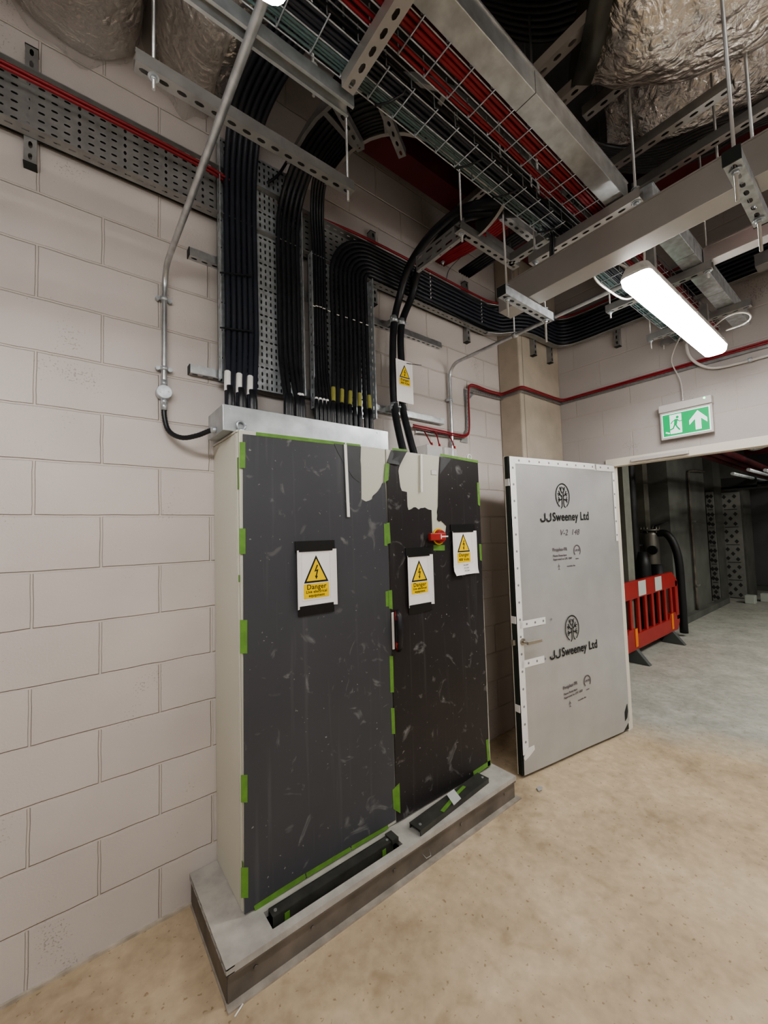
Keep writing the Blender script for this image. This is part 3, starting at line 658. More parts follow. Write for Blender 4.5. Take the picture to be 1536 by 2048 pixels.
def foil_duct(label, path, rr, m, seed, name='foil_duct'):
    random.seed(seed); P = smooth_path(path, 10); n = 40; k = len(P)
    # radii interpolated
    R = []
    for i in range(k):
        t = i/(k-1)*(len(rr)-1); j = min(int(t), len(rr)-2); f = t-j; f = f*f*(3-2*f); R.append(rr[j]*(1-f)+rr[j+1]*f)
    mb = MB().tube(P, 1, n, rr=R)
    ph = [random.uniform(0, 6.28) for _ in range(6)]
    mb.v = [tuple(V(v)+V((math.sin(v[1]*17+ph[0])+math.sin(v[2]*23+ph[1]), math.sin(v[0]*19+ph[2])+math.sin(v[2]*29+ph[3]), math.sin(v[0]*21+ph[4])+math.sin(v[1]*27+ph[5])))*.006) for v in mb.v]
    return mb.build(name, m, label=label, cat='duct')
foil_duct('large foil wrapped duct bulging at the top right corner', [(.86, -1.60, 3.62), (.93, -1.71, 3.60), (1.05, -1.88, 3.60), (1.22, -2.2, 3.62), (1.5, -3.2, 3.7)], [.235, .29, .30, .27, .30], 'foil', 3)
MB().tube([(.815, -1.555, 3.63), (.86, -1.61, 3.62)], .262, 40).build('duct_collar', 'oliveblk', label='dark grey duct collar at the near end of the large foil duct', cat='duct')
foil_duct('smaller foil duct hanging behind the large one', [(1.75, -1.25, 4.0), (1.85, -1.6, 3.98), (2.0, -2.4, 4.0)], [.15, .27, .26], 'foild', 5)
foil_duct('foil duct glimpsed between the wire baskets near the top', [(.2, -1.1, 4.0), (.5, -1.35, 3.98), (.8, -1.6, 4.02)], [.2, .24, .2], 'foil', 8)
foil_duct('foil wrapped duct at the top left above the wall tray', [(-.64, -.02, 4.13), (-.64, -.5, 4.12), (-.66, -2.4, 4.14)], [.26, .27, .26], 'foild', 11)
foil_duct('foil wrapped duct above the left cable drop', [(-.10, -.02, 4.15), (-.10, -.4, 4.16), (-.10, -1.0, 4.2), (-.1, -2.4, 4.3)], [.23, .24, .24, .24], 'foild', 14)
# polythene drapes round those ducts
def drape(label, x0, x1, y0, y1, zt, sag, seed):
    random.seed(seed); nx, ny = 22, 14; vs = []; ph = random.uniform(0, 6)
    for j in range(ny+1):
        for i in range(nx+1):
            u, v = i/nx, j/ny
            z = zt-sag*math.sin(math.pi*u)**.7+.02*math.sin(u*19+ph+v*7)+.015*math.sin(v*23+u*5)
            vs.append((x0+(x1-x0)*u, y0+(y1-y0)*v, z))
    mb = MB().add(vs, [(j*(nx+1)+i, j*(nx+1)+i+1, (j+1)*(nx+1)+i+1, (j+1)*(nx+1)+i) for j in range(ny) for i in range(nx)], True)
    return mb.build('polythene_sheet', 'poly', label=label, cat='plastic sheet', recalc=False)
drape('milky polythene sheet slung under the top left duct', -.93, -.38, -.01, -1.3, 4.10, .30, 2)
drape('milky polythene sheet slung under the duct above the left cable drop', -.37, -.01, -.01, -1.3, 4.10, .27, 4)

# sagging black service bundles on the right
top = [(1150, 272), (1172, 280), (1240, 297), (1330, 287), (1400, 252), (1480, 226), (1560, 190)]; bot = [(1165, 318), (1195, 330), (1262, 342), (1330, 336), (1420, 305), (1490, 262), (1570, 230)]
for k in range(10):
    t = k/9; pts = [at('z', 3.72-.02*abs(i-3)*0, a[0]+(b[0]-a[0])*t, a[1]+(b[1]-a[1])*t) for i, (a, b) in enumerate(zip(top, bot))]
    cable('sagging_cable', pts, .0135, 'black', 'thick black cable in the sagging bundle right of the galvanised trunking', 'sagging black bundle', sm=5)
top = [(900, -90), (960, -60), (1080, -50), (1200, -80)]; bot = [(930, 20), (990, 58), (1090, 78), (1200, 40)]
for k in range(10):
    t = k/9; pts = [at('z', 4.0, a[0]+(b[0]-a[0])*t, a[1]+(b[1]-a[1])*t) for a, b in zip(top, bot)]
    cable('high_cable', pts, .0145, 'black', 'thick black cable in the high bundle above the galvanised trunking', 'high black bundle', sm=4)
for k in range(4):
    cable('pale_red_cable', [(1.45+.02*k, -1.2, 3.2), (1.62+.025*k, -1.55, 3.19+.012*k), (1.76+.03*k, -1.85, 3.22), (1.98+.03*k, -2.0, 3.30), (2.5+.03*k, -2.05, 3.34)], .011, 'pink', 'pale red cable curving above the grey trunking', 'pale red cables above the grey trunking', sm=6)

# ================================================================== CONDUITS
def conduit(label, pts, r=.0125, m='galv', name='steel_conduit', n=12):
    root = empty(name, pts[0], label=label, cat='conduit')
    P = [p-V(pts[0]) for p in smooth_path(pts, 8)]; MB().tube(P, r, n).build('pipe', m, root); return root, V(pts[0])
def arc(c, a, b, n=6):
    c, a, b = V(c), V(a), V(b); return [tuple(c+(a-c)*math.cos(t)+(b-c)*math.sin(t)) for t in [math.pi/2*i/n for i in range(n+1)]]
def saddle(root, o, p, ax='x'):
    q = V(p)-o
    MB().tube([q-V((0, 0, .009)), q+V((0, 0, .009))], .0165, 12).build('saddle_band', 'galvb', root)
    for s_ in (-1, 1):
        e = q+V((s_*.026, .006, 0)) if ax == 'x' else q+V((.006, s_*.026, 0))
        MB().tube([e+V((0, -.006, 0)), e+V((0, .014, 0))], .010, 10).build('screw_lug', 'galvb', root)
cpts = [(-.278, -.03, 2.43), (-.277, -.03, 2.6), (-.276, -.03, 2.86)]+arc((-.275, -.13, 2.88), (-.275, -.03, 2.88), (-.275, -.13, 2.985))+[(-.275, -.5, 2.985), (-.275, -1.36, 2.985)]
cr_, co = conduit('bare steel conduit rising up the wall then bending overhead', cpts)
for z in (2.84, 2.50): saddle(cr_, co, (-.277, -.03, z))
# round junction box and flexible conduit
root = empty('junction_box', (-.278, -.03, 2.385), label='round galvanised junction box at the foot of the left conduit', cat='junction box')
MB().cyl((0, .028, 0), (0, -.012, 0), .033, 24).build('box_body', 'galvb', root, bevel=.002); MB().cyl((0, -.012, 0), (0, -.016, 0), .031, 24).build('lid', 'galvb', root)
for s_ in (-1, 1): MB().cyl((s_*.018, -.016, s_*.004), (s_*.018, -.019, s_*.004), .004, 8).build('lid_screw', 'zinc', root)
for s_ in (-1, 1): MB().cyl((0, 0, s_*.030), (0, 0, s_*.058), .0145, 12).build('spout', 'galvb', root)
fx = [(-.278, -.03, 2.33), (-.277, -.03, 2.27), (-.26, -.045, 2.20), (-.215, -.09, 2.165), (-.16, -.15, 2.17), (-.115, -.19, 2.19), (-.098, -.205, 2.192)]
P = smooth_path(fx, 10); o = MB().tube(P, .0115, 12, rr=[.0118 if i % 2 else .0108 for i in range(len(P))]).build('flexible_conduit', 'black', label='black flexible conduit looping from the junction box to the zinc box', cat='conduit')
MB().cyl((-.278, -.03, 2.335), (-.278, -.03, 2.30), .0145, 10).build('end_fitting', 'galvb', o); MB().cyl((-.112, -.195, 2.192), (-.090, -.208, 2.192), .0145, 10).build('end_fitting', 'galvb', o)
# right conduit
cpts = [(1.712, -.03, 1.2), (1.712, -.03, 2.6), (1.712, -.03, 2.86)]+arc((1.712, -.13, 2.88), (1.712, -.03, 2.88), (1.712, -.13, 2.985))+[(1.712, -.5, 2.985), (1.712, -1.42, 2.985)]
cr_, co = conduit('bare steel conduit rising right of the cabinet and bending towards the lit luminaire', cpts)
saddle(cr_, co, (1.712, -.03, 2.71)); MB().cyl(V((1.712, -.03, 2.35))-co, V((1.712, -.03, 2.39))-co, .016, 12).build('coupler', 'galvb', cr_)
root = empty('conduit_hanger', (1.712, -.62, 2.985), label='rod hanger clamped on the right conduit', cat='hanger')
MB().tube([(0, -.012, 0), (0, .012, 0)], .018, 12).build('clamp', 'galvd', root); MB().cyl((0, 0, .015), (0, 0, .8), .005, 8).build('rod', 'zinc', root)
# conduit on the end wall, right of the lamp
cr_, co = conduit('thin conduit along the end wall right of the lit luminaire', [(2.95, -1.24, 3.02), (2.96, -1.25, 2.93), (2.98, -1.29, 2.86), (3.01, -1.36, 2.81), (3.025, -1.46, 2.795), (3.025, -1.8, 2.795), (3.025, -4.4, 2.79)], .010, 'pvcw')
MB().cyl(V((3.025, -1.56, 2.795))-co, V((3.025, -1.58, 2.795))-co, .017, 12).build('saddle_band', 'galvb', cr_)

# red cable run with small tray: along cabinet, up, and across to the end wall
root = empty('mini_cable_tray', (1.35, -.03, 2.43), label='narrow slotted tray carrying red cables from above the cabinet to the end wall', cat='cable tray')
o0 = V((1.35, -.03, 2.43))
def mini(pts, wdir, wd=.035, m='galvd', nm='slotted_strip'):
    for a, b in zip(pts[:-1], pts[1:]):
        a, b = V(a)-o0, V(b)-o0; MB().slots(a, (b-a), wdir, (b-a).length, wd, .03, .018, .007, 1).build(nm, m, root, recalc=False)
mini([(1.35, -.012, 2.405), (1.86, -.012, 2.425)], (0, 0, 1), .045); mini([(1.35, -.012, 2.405), (1.86, -.012, 2.425)], (0, -1, 0), .03)
mini([(1.905, -.012, 2.50), (1.915, -.012, 2.80)], (1, 0, 0), .045)
mini([(1.96, -.012, 2.825), (2.39, -.012, 2.835)], (0, 0, 1), .045); mini([(1.96, -.012, 2.825), (2.39, -.012, 2.835)], (0, -1, 0), .03)
mini([(2.384, -.004, 2.845), (2.384, -.212, 2.845)], (0, 0, 1), .045); mini([(2.392, -.216, 2.845), (3.04, -.216, 2.845)], (0, 0, 1), .045); mini([(2.392, -.216, 2.845), (3.03, -.216, 2.845)], (0, -1, 0), .025)
mini([(3.044, -.22, 2.850), (3.044, -4.4, 2.850)], (0, 0, 1), .045); mini([(3.046, -.22, 2.850), (3.046, -4.4, 2.850)], (-1, 0, 0), .025)
MB().prism([(0, 0), (.09, 0), (.09, .10), (.06, .10)], V((1.835, -.006, 2.40))-o0, (1, 0, 0), (0, 0, 1), (0, -1, 0), .002).build('corner_gusset', 'galvd', root)
MB().prism([(0, 0), (.03, 0), (.12, .07), (.12, .10), (0, .10)], V((1.905, -.006, 2.745))-o0, (1, 0, 0), (0, 0, 1), (0, -1, 0), .002).build('corner_gusset', 'galv', root)
redp = [(1.30, -.04, 2.44), (1.6, -.04, 2.435), (1.82, -.04, 2.432), (1.895, -.04, 2.46), (1.915, -.04, 2.53), (1.918, -.04, 2.78), (1.935, -.04, 2.855), (1.99, -.04, 2.872), (2.15, -.04, 2.865), (2.345, -.04, 2.868), (2.36, -.06, 2.868), (2.36, -.19, 2.872), (2.365, -.235, 2.873), (2.40, -.245, 2.874), (2.7, -.245, 2.874), (2.98, -.245, 2.876), (3.02, -.27, 2.876), (3.022, -.35, 2.876), (3.022, -1.2, 2.878), (3.022, -4.4, 2.88)]
for k in range(2):
    cable('red_wall_cable', [(a, b-.002*k, c+.014*k) for a, b, c in redp], .0062, 'red', 'red cable running round the pier and along the end wall at door head height', 'paired red wall cables', sm=5)
for i, px in enumerate((848, 868, 898)):
    a = at('y', -.05, px, 862 if i < 2 else 872); b = V((a.x-.02, -.12, 2.30)) if i else V((a.x+.005, -.12, 2.30))
    cable('red_drop_cable', [a, a+V((-.004, -.03, -.04)), b], .0045, 'red', ['left', 'middle', 'right'][i]+' short red cable dropping to the clear boxes on the cabinet', sm=5)
    MB().cyl(b+V((0, 0, .0)), b+V((0, 0, .022)), .010, 10, .006).build('cable_gland', 'redpl', label=['left', 'middle', 'right'][i]+' red gland on the clear boxes', cat='gland')
# clear enclosures behind the cabinet edge
for i, (x0, x1) in enumerate(((1.275, 1.425), (1.445, 1.625))):
    x1 = min(x1, 1.575)
    root = empty('clear_enclosure', (x0, -.2, 2.168), label=['left clear plastic box standing on the cabinet top', 'right clear plastic box standing on the cabinet top'][i], cat='enclosure')
    MB().box(0, x1-x0, 0, .14, 0, .115).build('cover', 'clear', root, bevel=.006); MB().box(.01, x1-x0-.01, .12, .135, .01, .10).build('back_plate', 'pvcw', root)
    for q in range(3): MB().box(.02+q*.035, .04+q*.035, .06, .11, .02, .07).build('terminal', 'white', root)
root = empty('red_lamp_fitting', (1.20, -.14, 2.168), label='small red indicator fitting behind the thick feeder cables', cat='indicator')
MB().cyl((0, 0, 0), (0, 0, .05), .006, 8).build('stem', 'zinc', root); MB().cyl((0, 0, .05), (0, 0, .08), .014, 12, .011).build('cap', 'redpl', root)

# ================================================================== LUMINAIRES
def luminaire(label, x0, x1, y0, y1, z, group=None):
    root = empty('strip_luminaire', (x0, (y0+y1)/2, z), label=label, cat='light fitting'); L = x1-x0; w = (y1-y0)/2
    n = 8; prof = []
    def rounded(inset, zz):
        pts = []; r = .03; a, b = L-inset, w-inset
        for cx_, cy_, s_ in ((a-r, b-r, 0), (inset+r, b-r, 90), (inset+r, -b+r, 180), (a-r, -b+r, 270)):
            for q in range(5): t = math.radians(s_+q*22.5); pts.append((cx_+r*math.cos(t), cy_+r*math.sin(t), zz))
        return pts
    def loft(rings):
        mb = MB(); k = len(rings[0]); vs = sum(rings, []); fs = [(i*k+j, i*k+(j+1) % k, (i+1)*k+(j+1) % k, (i+1)*k+j) for i in range(len(rings)-1) for j in range(k)]
        fs += [tuple(range(k))[::-1], tuple(range((len(rings)-1)*k, len(rings)*k))]; return mb.add(vs, fs)
    loft([rounded(.012, .0), rounded(.003, .015), rounded(0, .04)]).build('diffuser', 'diff', root)
    loft([rounded(-.002, .041), rounded(-.002, .052), rounded(.012, .09), rounded(.02, .095)]).build('body', 'lampbody', root)
    for q in range(5):
        for s_ in (-1, 1): MB().box(.12+q*(L-.24)/4-.012, .12+q*(L-.24)/4+.012, s_*w-.004, s_*w+.004, .03, .058).build('clip', 'clear', root)
    for e in (.22, L-.22): MB().box(e-.015, e+.015, -.02, .02, .095, 3.0-z).build('hanging_bracket', 'galvd', root)
    return root
luminaire('lit strip luminaire hanging in front of the exit sign', 1.30, 2.58, -1.545, -1.425, 2.745)
luminaire('lit strip luminaire at the top edge above the left conduit', -1.58, -.30, -1.545, -1.415, 2.745)
for i, (x, y) in enumerate(((-1.58, -3.9), (1.3, -3.9))):  # unseen luminaires added behind the camera to light the room
    luminaire(['added unseen fill luminaire behind the camera on the left', 'added unseen fill luminaire behind the camera on the right'][i], x, x+1.28, y-.06, y+.06, 2.9)
luminaire('added unseen fill luminaire over the far room', 6.2, 7.48, -2.9, -2.78, 3.0)  # unseen fitting added to brighten the far room and its services
# flex loops of the lit luminaire
def flex(label, pts, r=.005): return cable('grey_flex', pts, r, 'pvcw', label)
flex('grey flex loop on the near left end of the lit luminaire', [(1.38, -1.46, 2.84), (1.33, -1.42, 2.88), (1.27, -1.36, 2.90), (1.27, -1.33, 2.86), (1.36, -1.34, 2.82), (1.6, -1.36, 2.84), (1.7, -1.40, 2.97)])
flex('grey flex rising from the near end of the lit luminaire', [(1.36, -1.51, 2.84), (1.33, -1.52, 2.90), (1.31, -1.51, 2.98), (1.30, -1.49, 3.05)])
flex('grey flex loop at the far end of the lit luminaire', [(2.35, -1.52, 2.84), (2.35, -1.60, 2.88), (2.40, -1.67, 2.88), (2.48, -1.66, 2.86), (2.46, -1.56, 2.84)])
# ================================================================== EXIT SIGN
EX = 2.985
root = empty('exit_sign', (EX, -1.19, 2.35), label='lit green running man exit sign with upward arrow above the doorway', cat='exit sign')
MB().box(.0, .055, -.165, .165, .205, .262).build('housing', 'exith', root, bevel=.004)
MB().box(.015, .035, -.163, .163, -.005, .208).build('sign_frame', 'exith', root, bevel=.003)
MB().box(.012, .0155, -.150, .150, .010, .190).build('white_panel', 'exitw', root)
U_, W_, N_ = V((0, -1, 0)), V((0, 0, 1)), V((-1, 0, 0))
MB().prism([(-.143, .017), (.143, .017), (.143, .183), (-.143, .183)], (.0115, 0, 0), U_, W_, N_, .0006).build('green_field', 'exitg', root)
mb = MB()
# white doorway + white arrow
mb.prism([(-.098, .030), (-.035, .030), (-.022, .030), (-.022, .176), (-.098, .176)], (.0105, 0, 0), U_, W_, N_, .0004)
mb.prism([(.078, .172), (.132, .108), (.132, .074), (.096, .112), (.096, .032), (.060, .032), (.060, .112), (.024, .074), (.024, .108)], (.0105, 0, 0), U_, W_, N_, .0004)
ribbon2d(mb, [(-.128, .048), (-.103, .036)], .010, (.0105, 0, 0), U_, W_, N_)
mb.build('doorway_and_arrow', 'exitw', root)
mb = MB(); mb.prism([(-.048+.0095*math.cos(t*.5236), .152+.0105*math.sin(t*.5236)) for t in range(12)], (.0099, 0, 0), U_, W_, N_, .0004)
for pts, w_ in (([(-.056, .138), (-.062, .100)], .020), ([(-.060, .134), (-.080, .124), (-.092, .108)], .007), ([(-.050, .134), (-.036, .118), (-.014, .122)], .007), ([(-.062, .104), (-.054, .080), (-.036, .052)], .010), ([(-.066, .100), (-.078, .070), (-.108, .060)], .010)):
    ribbon2d(mb, pts, w_, (.0096, 0, 0), U_, W_, N_)
mb.build('running_figure', 'exitg', root, recalc=False)
MB().cyl((-.001, -.125, .248), (.002, -.125, .248), .007, 12).build('indicator_light', 'led', root)
MB().cyl((.027, .01, .262), (.027, .01, .285), .008, 10, .005).build('cable_entry', 'exith', root)
flex('grey flex hanging down to the exit sign', [(3.012, -1.18, 2.63), (3.02, -1.17, 2.78), (3.0, -1.13, 2.93), (2.96, -1.16, 3.0), (2.8, -1.25, 3.03)], .0045)
root = empty('luminaire_bracket', (2.95, -1.08, 3.06), label='small hanging strut and rod left of the exit sign flex', cat='bracket')
strut('x', None, (0, 0, 0), (0, -.28, 0), (0, 0, -1), 'galvd', part=root); MB().cyl((0, -.02, -.03), (0, -.02, .5), .005, 8).build('rod', 'zinc', root)

# ================================================================== CABINET
X0, XD, X1, YF, ZB, ZT = -.049, .771, 1.577, -.379, .139, 2.166
cab = empty('electrical_cabinet', (X0, YF, ZB), label='tall cream double door electrical cabinet covered in dark protection board', cat='cabinet')
O = V((X0, YF, ZB))
def cbx(x0, x1, y0, y1, z0, z1): return MB().box(x0-O.x, x1-O.x, y0-O.y, y1-O.y, z0-O.z, z1-O.z)
cbx(X0, X1, YF+.022, -.004, ZB, ZT-.012).build('carcass', 'cream', cab, bevel=.003)
cbx(X0-.002, X1+.002, YF+.020, -.002, ZT-.010, ZT).build('top_panel', 'cream', cab, bevel=.002)
cbx(X0-.001, X0+.001, YF+.040, YF+.043, ZB, ZT-.01).build('side_seam', 'pvcw', cab)
dl = cbx(X0+.002, XD-.003, YF, YF+.020, ZB+.006, ZT-.004).build('door', 'creamd', cab, bevel=.003)
dr = cbx(XD+.003, X1-.002, YF, YF+.020, ZB+.006, ZT-.004).build('door', 'creamd', cab, bevel=.003)
def ypoly(pts, y=YF-.004): return [((p := at('y', y, a, b)).x, p.z) for a, b in pts]
def board(pts, m, name, parent, y=YF-.002, t=.004):
    mb = MB(); mb.prism(ypoly(pts, y-t), (0, y, 0), (1, 0, 0), (0, 0, 1), (0, -1, 0), t); mb.v = [(a-O.x, b-O.y, c-O.z) for a, b, c in mb.v]; return mb.build(name, m, parent)
L_ = [(486, 868), (600, 880), (722, 893), (720, 913), (722, 930), (722.5, 951), (723, 998), (728, 1001), (732, 1003), (739, 1001), (745, 998), (746, 993), (747.5, 990.5), (753, 986), (757, 982), (763, 973), (765, 967), (771, 964), (776, 1080), (782, 1270), (787, 1460), (791.5, 1640), (640, 1735), (489, 1829)]
board(L_, 'board', 'protection_board', dl)
R_ = [(794, 1645), (789, 1460), (784, 1270), (778, 1080), (774.5, 965), (775, 926), (800, 930), (798, 936), (797, 942), (799.5, 964), (801, 974), (804, 981.6), (814, 984), (814.5, 1000), (815, 1012.6), (817, 1020), (821, 1019), (825, 1017), (828, 1014.5), (831.6, 1014.4), (835, 1017), (838, 1019), (842, 1016), (845, 1016), (850, 1015), (857, 1019), (863, 1020), (864, 1047), (865, 1079), (870, 1085), (875, 1089), (881, 1089), (886, 1087), (888, 1081), (891, 1075), (892, 1064), (893.6, 1052), (890, 1048), (886, 1044), (883, 1041), (879, 1043), (875, 1039), (876, 1030), (875, 1024), (877, 1012), (877, 999), (878, 951), (880, 914), (955.6, 925), (961, 1040), (968, 1240), (975, 1410), (979.5, 1533)]
board(R_, 'board2', 'protection_board', dr)
# folded pieces and creases of the torn board
board([(668, 887), (722, 893), (721, 920), (719, 965), (706, 955), (690, 930), (676, 905)], 'boardflap', 'torn_flap', dl, YF-.0065, .0015)
mb = MB(); q = [at('y', YF-.004, 783, 900), at('y', YF-.03, 814, 903), at('y', YF-.022, 800, 930), at('y', YF-.006, 774, 926)]
mb.add([p-O for p in q]+[p-O+V((0, .002, 0)) for p in q], [(0, 1, 2, 3), (7, 6, 5, 4), (0, 4, 5, 1), (1, 5, 6, 2), (2, 6, 7, 3), (3, 7, 4, 0)]); mb.build('folded_flap', 'btape', dr)
# second corner flap on the right door
mb = MB(); q = [at('y', YF-.0065, 881, 914), at('y', YF-.012, 903, 917), at('y', YF-.007, 880, 948)]
mb.add([p-O for p in q], [(0, 1, 2)]); mb.build('creased_corner', 'boardflap', dr)
# tape
def tapes(lst, parent, y=YF-.0066, m='tape', nm='green_tape'):
    for pts in lst:
        if len(pts) == 4 and not isinstance(pts[0], tuple): x0, y0, x1, y1 = pts; pts = [(x0, y0), (x1, y0), (x1, y1), (x0, y1)]
        board(pts, m, nm, parent, y, .0006)
tapes([(479, 884, 490.5, 936), (478.5, 1057, 491, 1108), (480, 1240, 494.5, 1307), (482, 1550, 495, 1605), (482, 1735, 496.5, 1796),
       [(512, 864), (640, 879), (640, 886), (512, 871)], [(640, 879), (690, 885), (690, 891), (640, 886)], [(693, 885.5), (721, 889), (721, 896), (693, 892)],
       [(508, 1812), (560, 1778), (610, 1747), (612, 1757), (562, 1789), (510, 1823)], [(612, 1746), (700, 1694), (703, 1701), (614, 1756)], [(703, 1692), (776, 1650), (777, 1657), (704, 1701)],
       [(768, 1047), (773.5, 1048), (774.5, 1092), (769, 1091)], [(771, 1183), (776.5, 1182), (777.5, 1213), (772, 1213)]], dl)
tapes([[(773, 1046), (779, 1045), (781.5, 1086), (775, 1088)], [(777, 1181), (784, 1180), (785.5, 1219), (778.5, 1217)], [(771, 926), (779, 927), (777, 960), (768, 966)],
       [(779, 1312), (786, 1312), (788, 1385), (781, 1385)], [(782, 1416), (789, 1416), (790.5, 1468), (784, 1468)], [(785, 1580), (799, 1566), (801, 1627), (787, 1618)],
       (867, 1090, 889.5, 1101), [(881, 907), (956, 921), (956, 926), (880, 912)], [(954, 965), (958, 965), (960.5, 1013), (956, 1009)], [(958, 1088), (962.5, 1088), (964, 1122), (960, 1120)],
       [(972, 1480), (977, 1478), (981, 1532), (976, 1534)], [(946, 1543), (981, 1520), (982, 1529), (948, 1553)], [(785, 896), (815, 899), (813, 903.5), (784, 901)]], dr)
for z0, z1 in ((1.90, 2.04), (1.50, 1.53), (.30, .35)):
    MB().box(X0-.002-O.x, X0-O.x, .002, .014, z0-O.z, z1-O.z).build('green_tape_scrap', 'tape', cab)
# white strips on the doors
mb = MB(); a, b = at('y', YF-.012, 690.5, 889), at('y', YF-.014, 697, 1034)
mb.bar(a-O, b-O, .016, .005, (0, -1, 0)); mb.build('white_strip', 'white', dl)
mb = MB(); a, b = at('y', YF-.012, 842.5, 908), at('y', YF-.014, 843.5, 984); mb.bar(a-O, b-O, .014, .005, (0, -1, 0)); mb.build('white_strip', 'white', dr)
# small embossed maker's plate peeping out beside the tear
pl = MB(); p0 = at('y', YF-.002, 862, 940); pl.box(p0.x-O.x, p0.x-O.x+.05, -.004, -.001, p0.z-.028-O.z, p0.z-O.z); plo = pl.build('maker_plate', 'pvcw', dr)
mb = MB(); bx = p0.x-O.x+.006; bz = p0.z-O.z-.014
for s_ in (0, .022):
    ribbon2d(mb, [(bx+s_+.018, bz+.008), (bx+s_, bz+.008), (bx+s_, bz), (bx+s_+.018, bz), (bx+s_+.018, bz-.008), (bx+s_, bz-.008)], .004, (0, -.0045, 0), (1, 0, 0), (0, 0, 1), (0, -1, 0))
mb.build('raised_logo', 'paper', plo, recalc=False)
# rotary isolator
p = at('y', YF-.02, 880, 1073)
sw_ = empty('rotary_isolator', (p.x-O.x, 0, p.z-O.z)); sw_.parent = cab
MB().cyl((0, -.004, 0), (0, -.012, 0), .050, 28).build('yellow_plate', 'yellow', sw_)
MB().cyl((0, -.010, 0), (0, -.035, 0), .044, 28, .038).build('red_dial', 'redpl', sw_, bevel=.002)
MB().box(-.115, .015, -.058, -.034, -.022, .022).build('red_lever', 'redpl', sw_, bevel=.005)
mb = MB(); mb.box(-.028, .030, -.0595, -.058, -.004, .004); mb.box(-.032, -.026, -.0595, -.058, -.014, .014); mb.build('white_pointer', 'paper', sw_)
sw_['category'] = None; del sw_['category']
# door handle
p = at('y', YF-.02, 790, 1262)
hd = empty('door_handle', (XD+.026-O.x, 0, p.z-O.z)); hd.parent = cab
MB().box(-.027, -.012, -.012, -.006, -.10, .10).build('handle_plate', 'white', hd, bevel=.002)
MB().tube([(.004, -.02, -.11), (.003, -.034, -.08), (.003, -.040, 0), (.003, -.034, .08), (.004, -.02, .11)], .016, 12, rr=[.012, .020, .021, .020, .012]).build('grip', 'black', hd)
for s_ in (-1, 1): MB().tube([(.003, -.034, s_*.060), (.004, -.028, s_*.085), (.004, -.02, s_*.108)], .017, 12, rr=[.0212, .0205, .013]).build('red_end', 'redpl', hd)
MB().cyl((.003, -.056, .0), (.003, -.059, 0), .007, 14).build('keyhole', 'zinc', hd)
# lifting eyes
for x, l in ((X0+.03, 0), (X1-.03, 1)):
    e = empty('lifting_eye', (x-O.x, .05, ZT-O.z)); e.parent = cab
    MB().cyl((0, 0, 0), (0, 0, .012), .016, 14).build('collar', 'galvb', e)
    MB().tube([(.019*math.cos(t*.3927), 0, .03+.019*math.sin(t*.3927)) for t in range(17)], .0055, 8).build('ring', 'galvb' if l == 0 else 'white', e)
# zinc gland box on top
root = empty('cable_gland_box', (-.095, -.315, 2.168), label='long galvanised gland box on the cabinet top under the cable drops', cat='metal box')
MB().box(0, .94, 0, .23, 0, .118).build('box_body', mat('gland_box_zinc', (.46, .49, .50), .36, .6, noise=.3, nscale=9, bump=.04), root, bevel=.002)
for x in (.03, .86): MB().cyl((x, -.001, .10), (x, -.004, .10), .004, 8).build('screw', 'zinc', root)

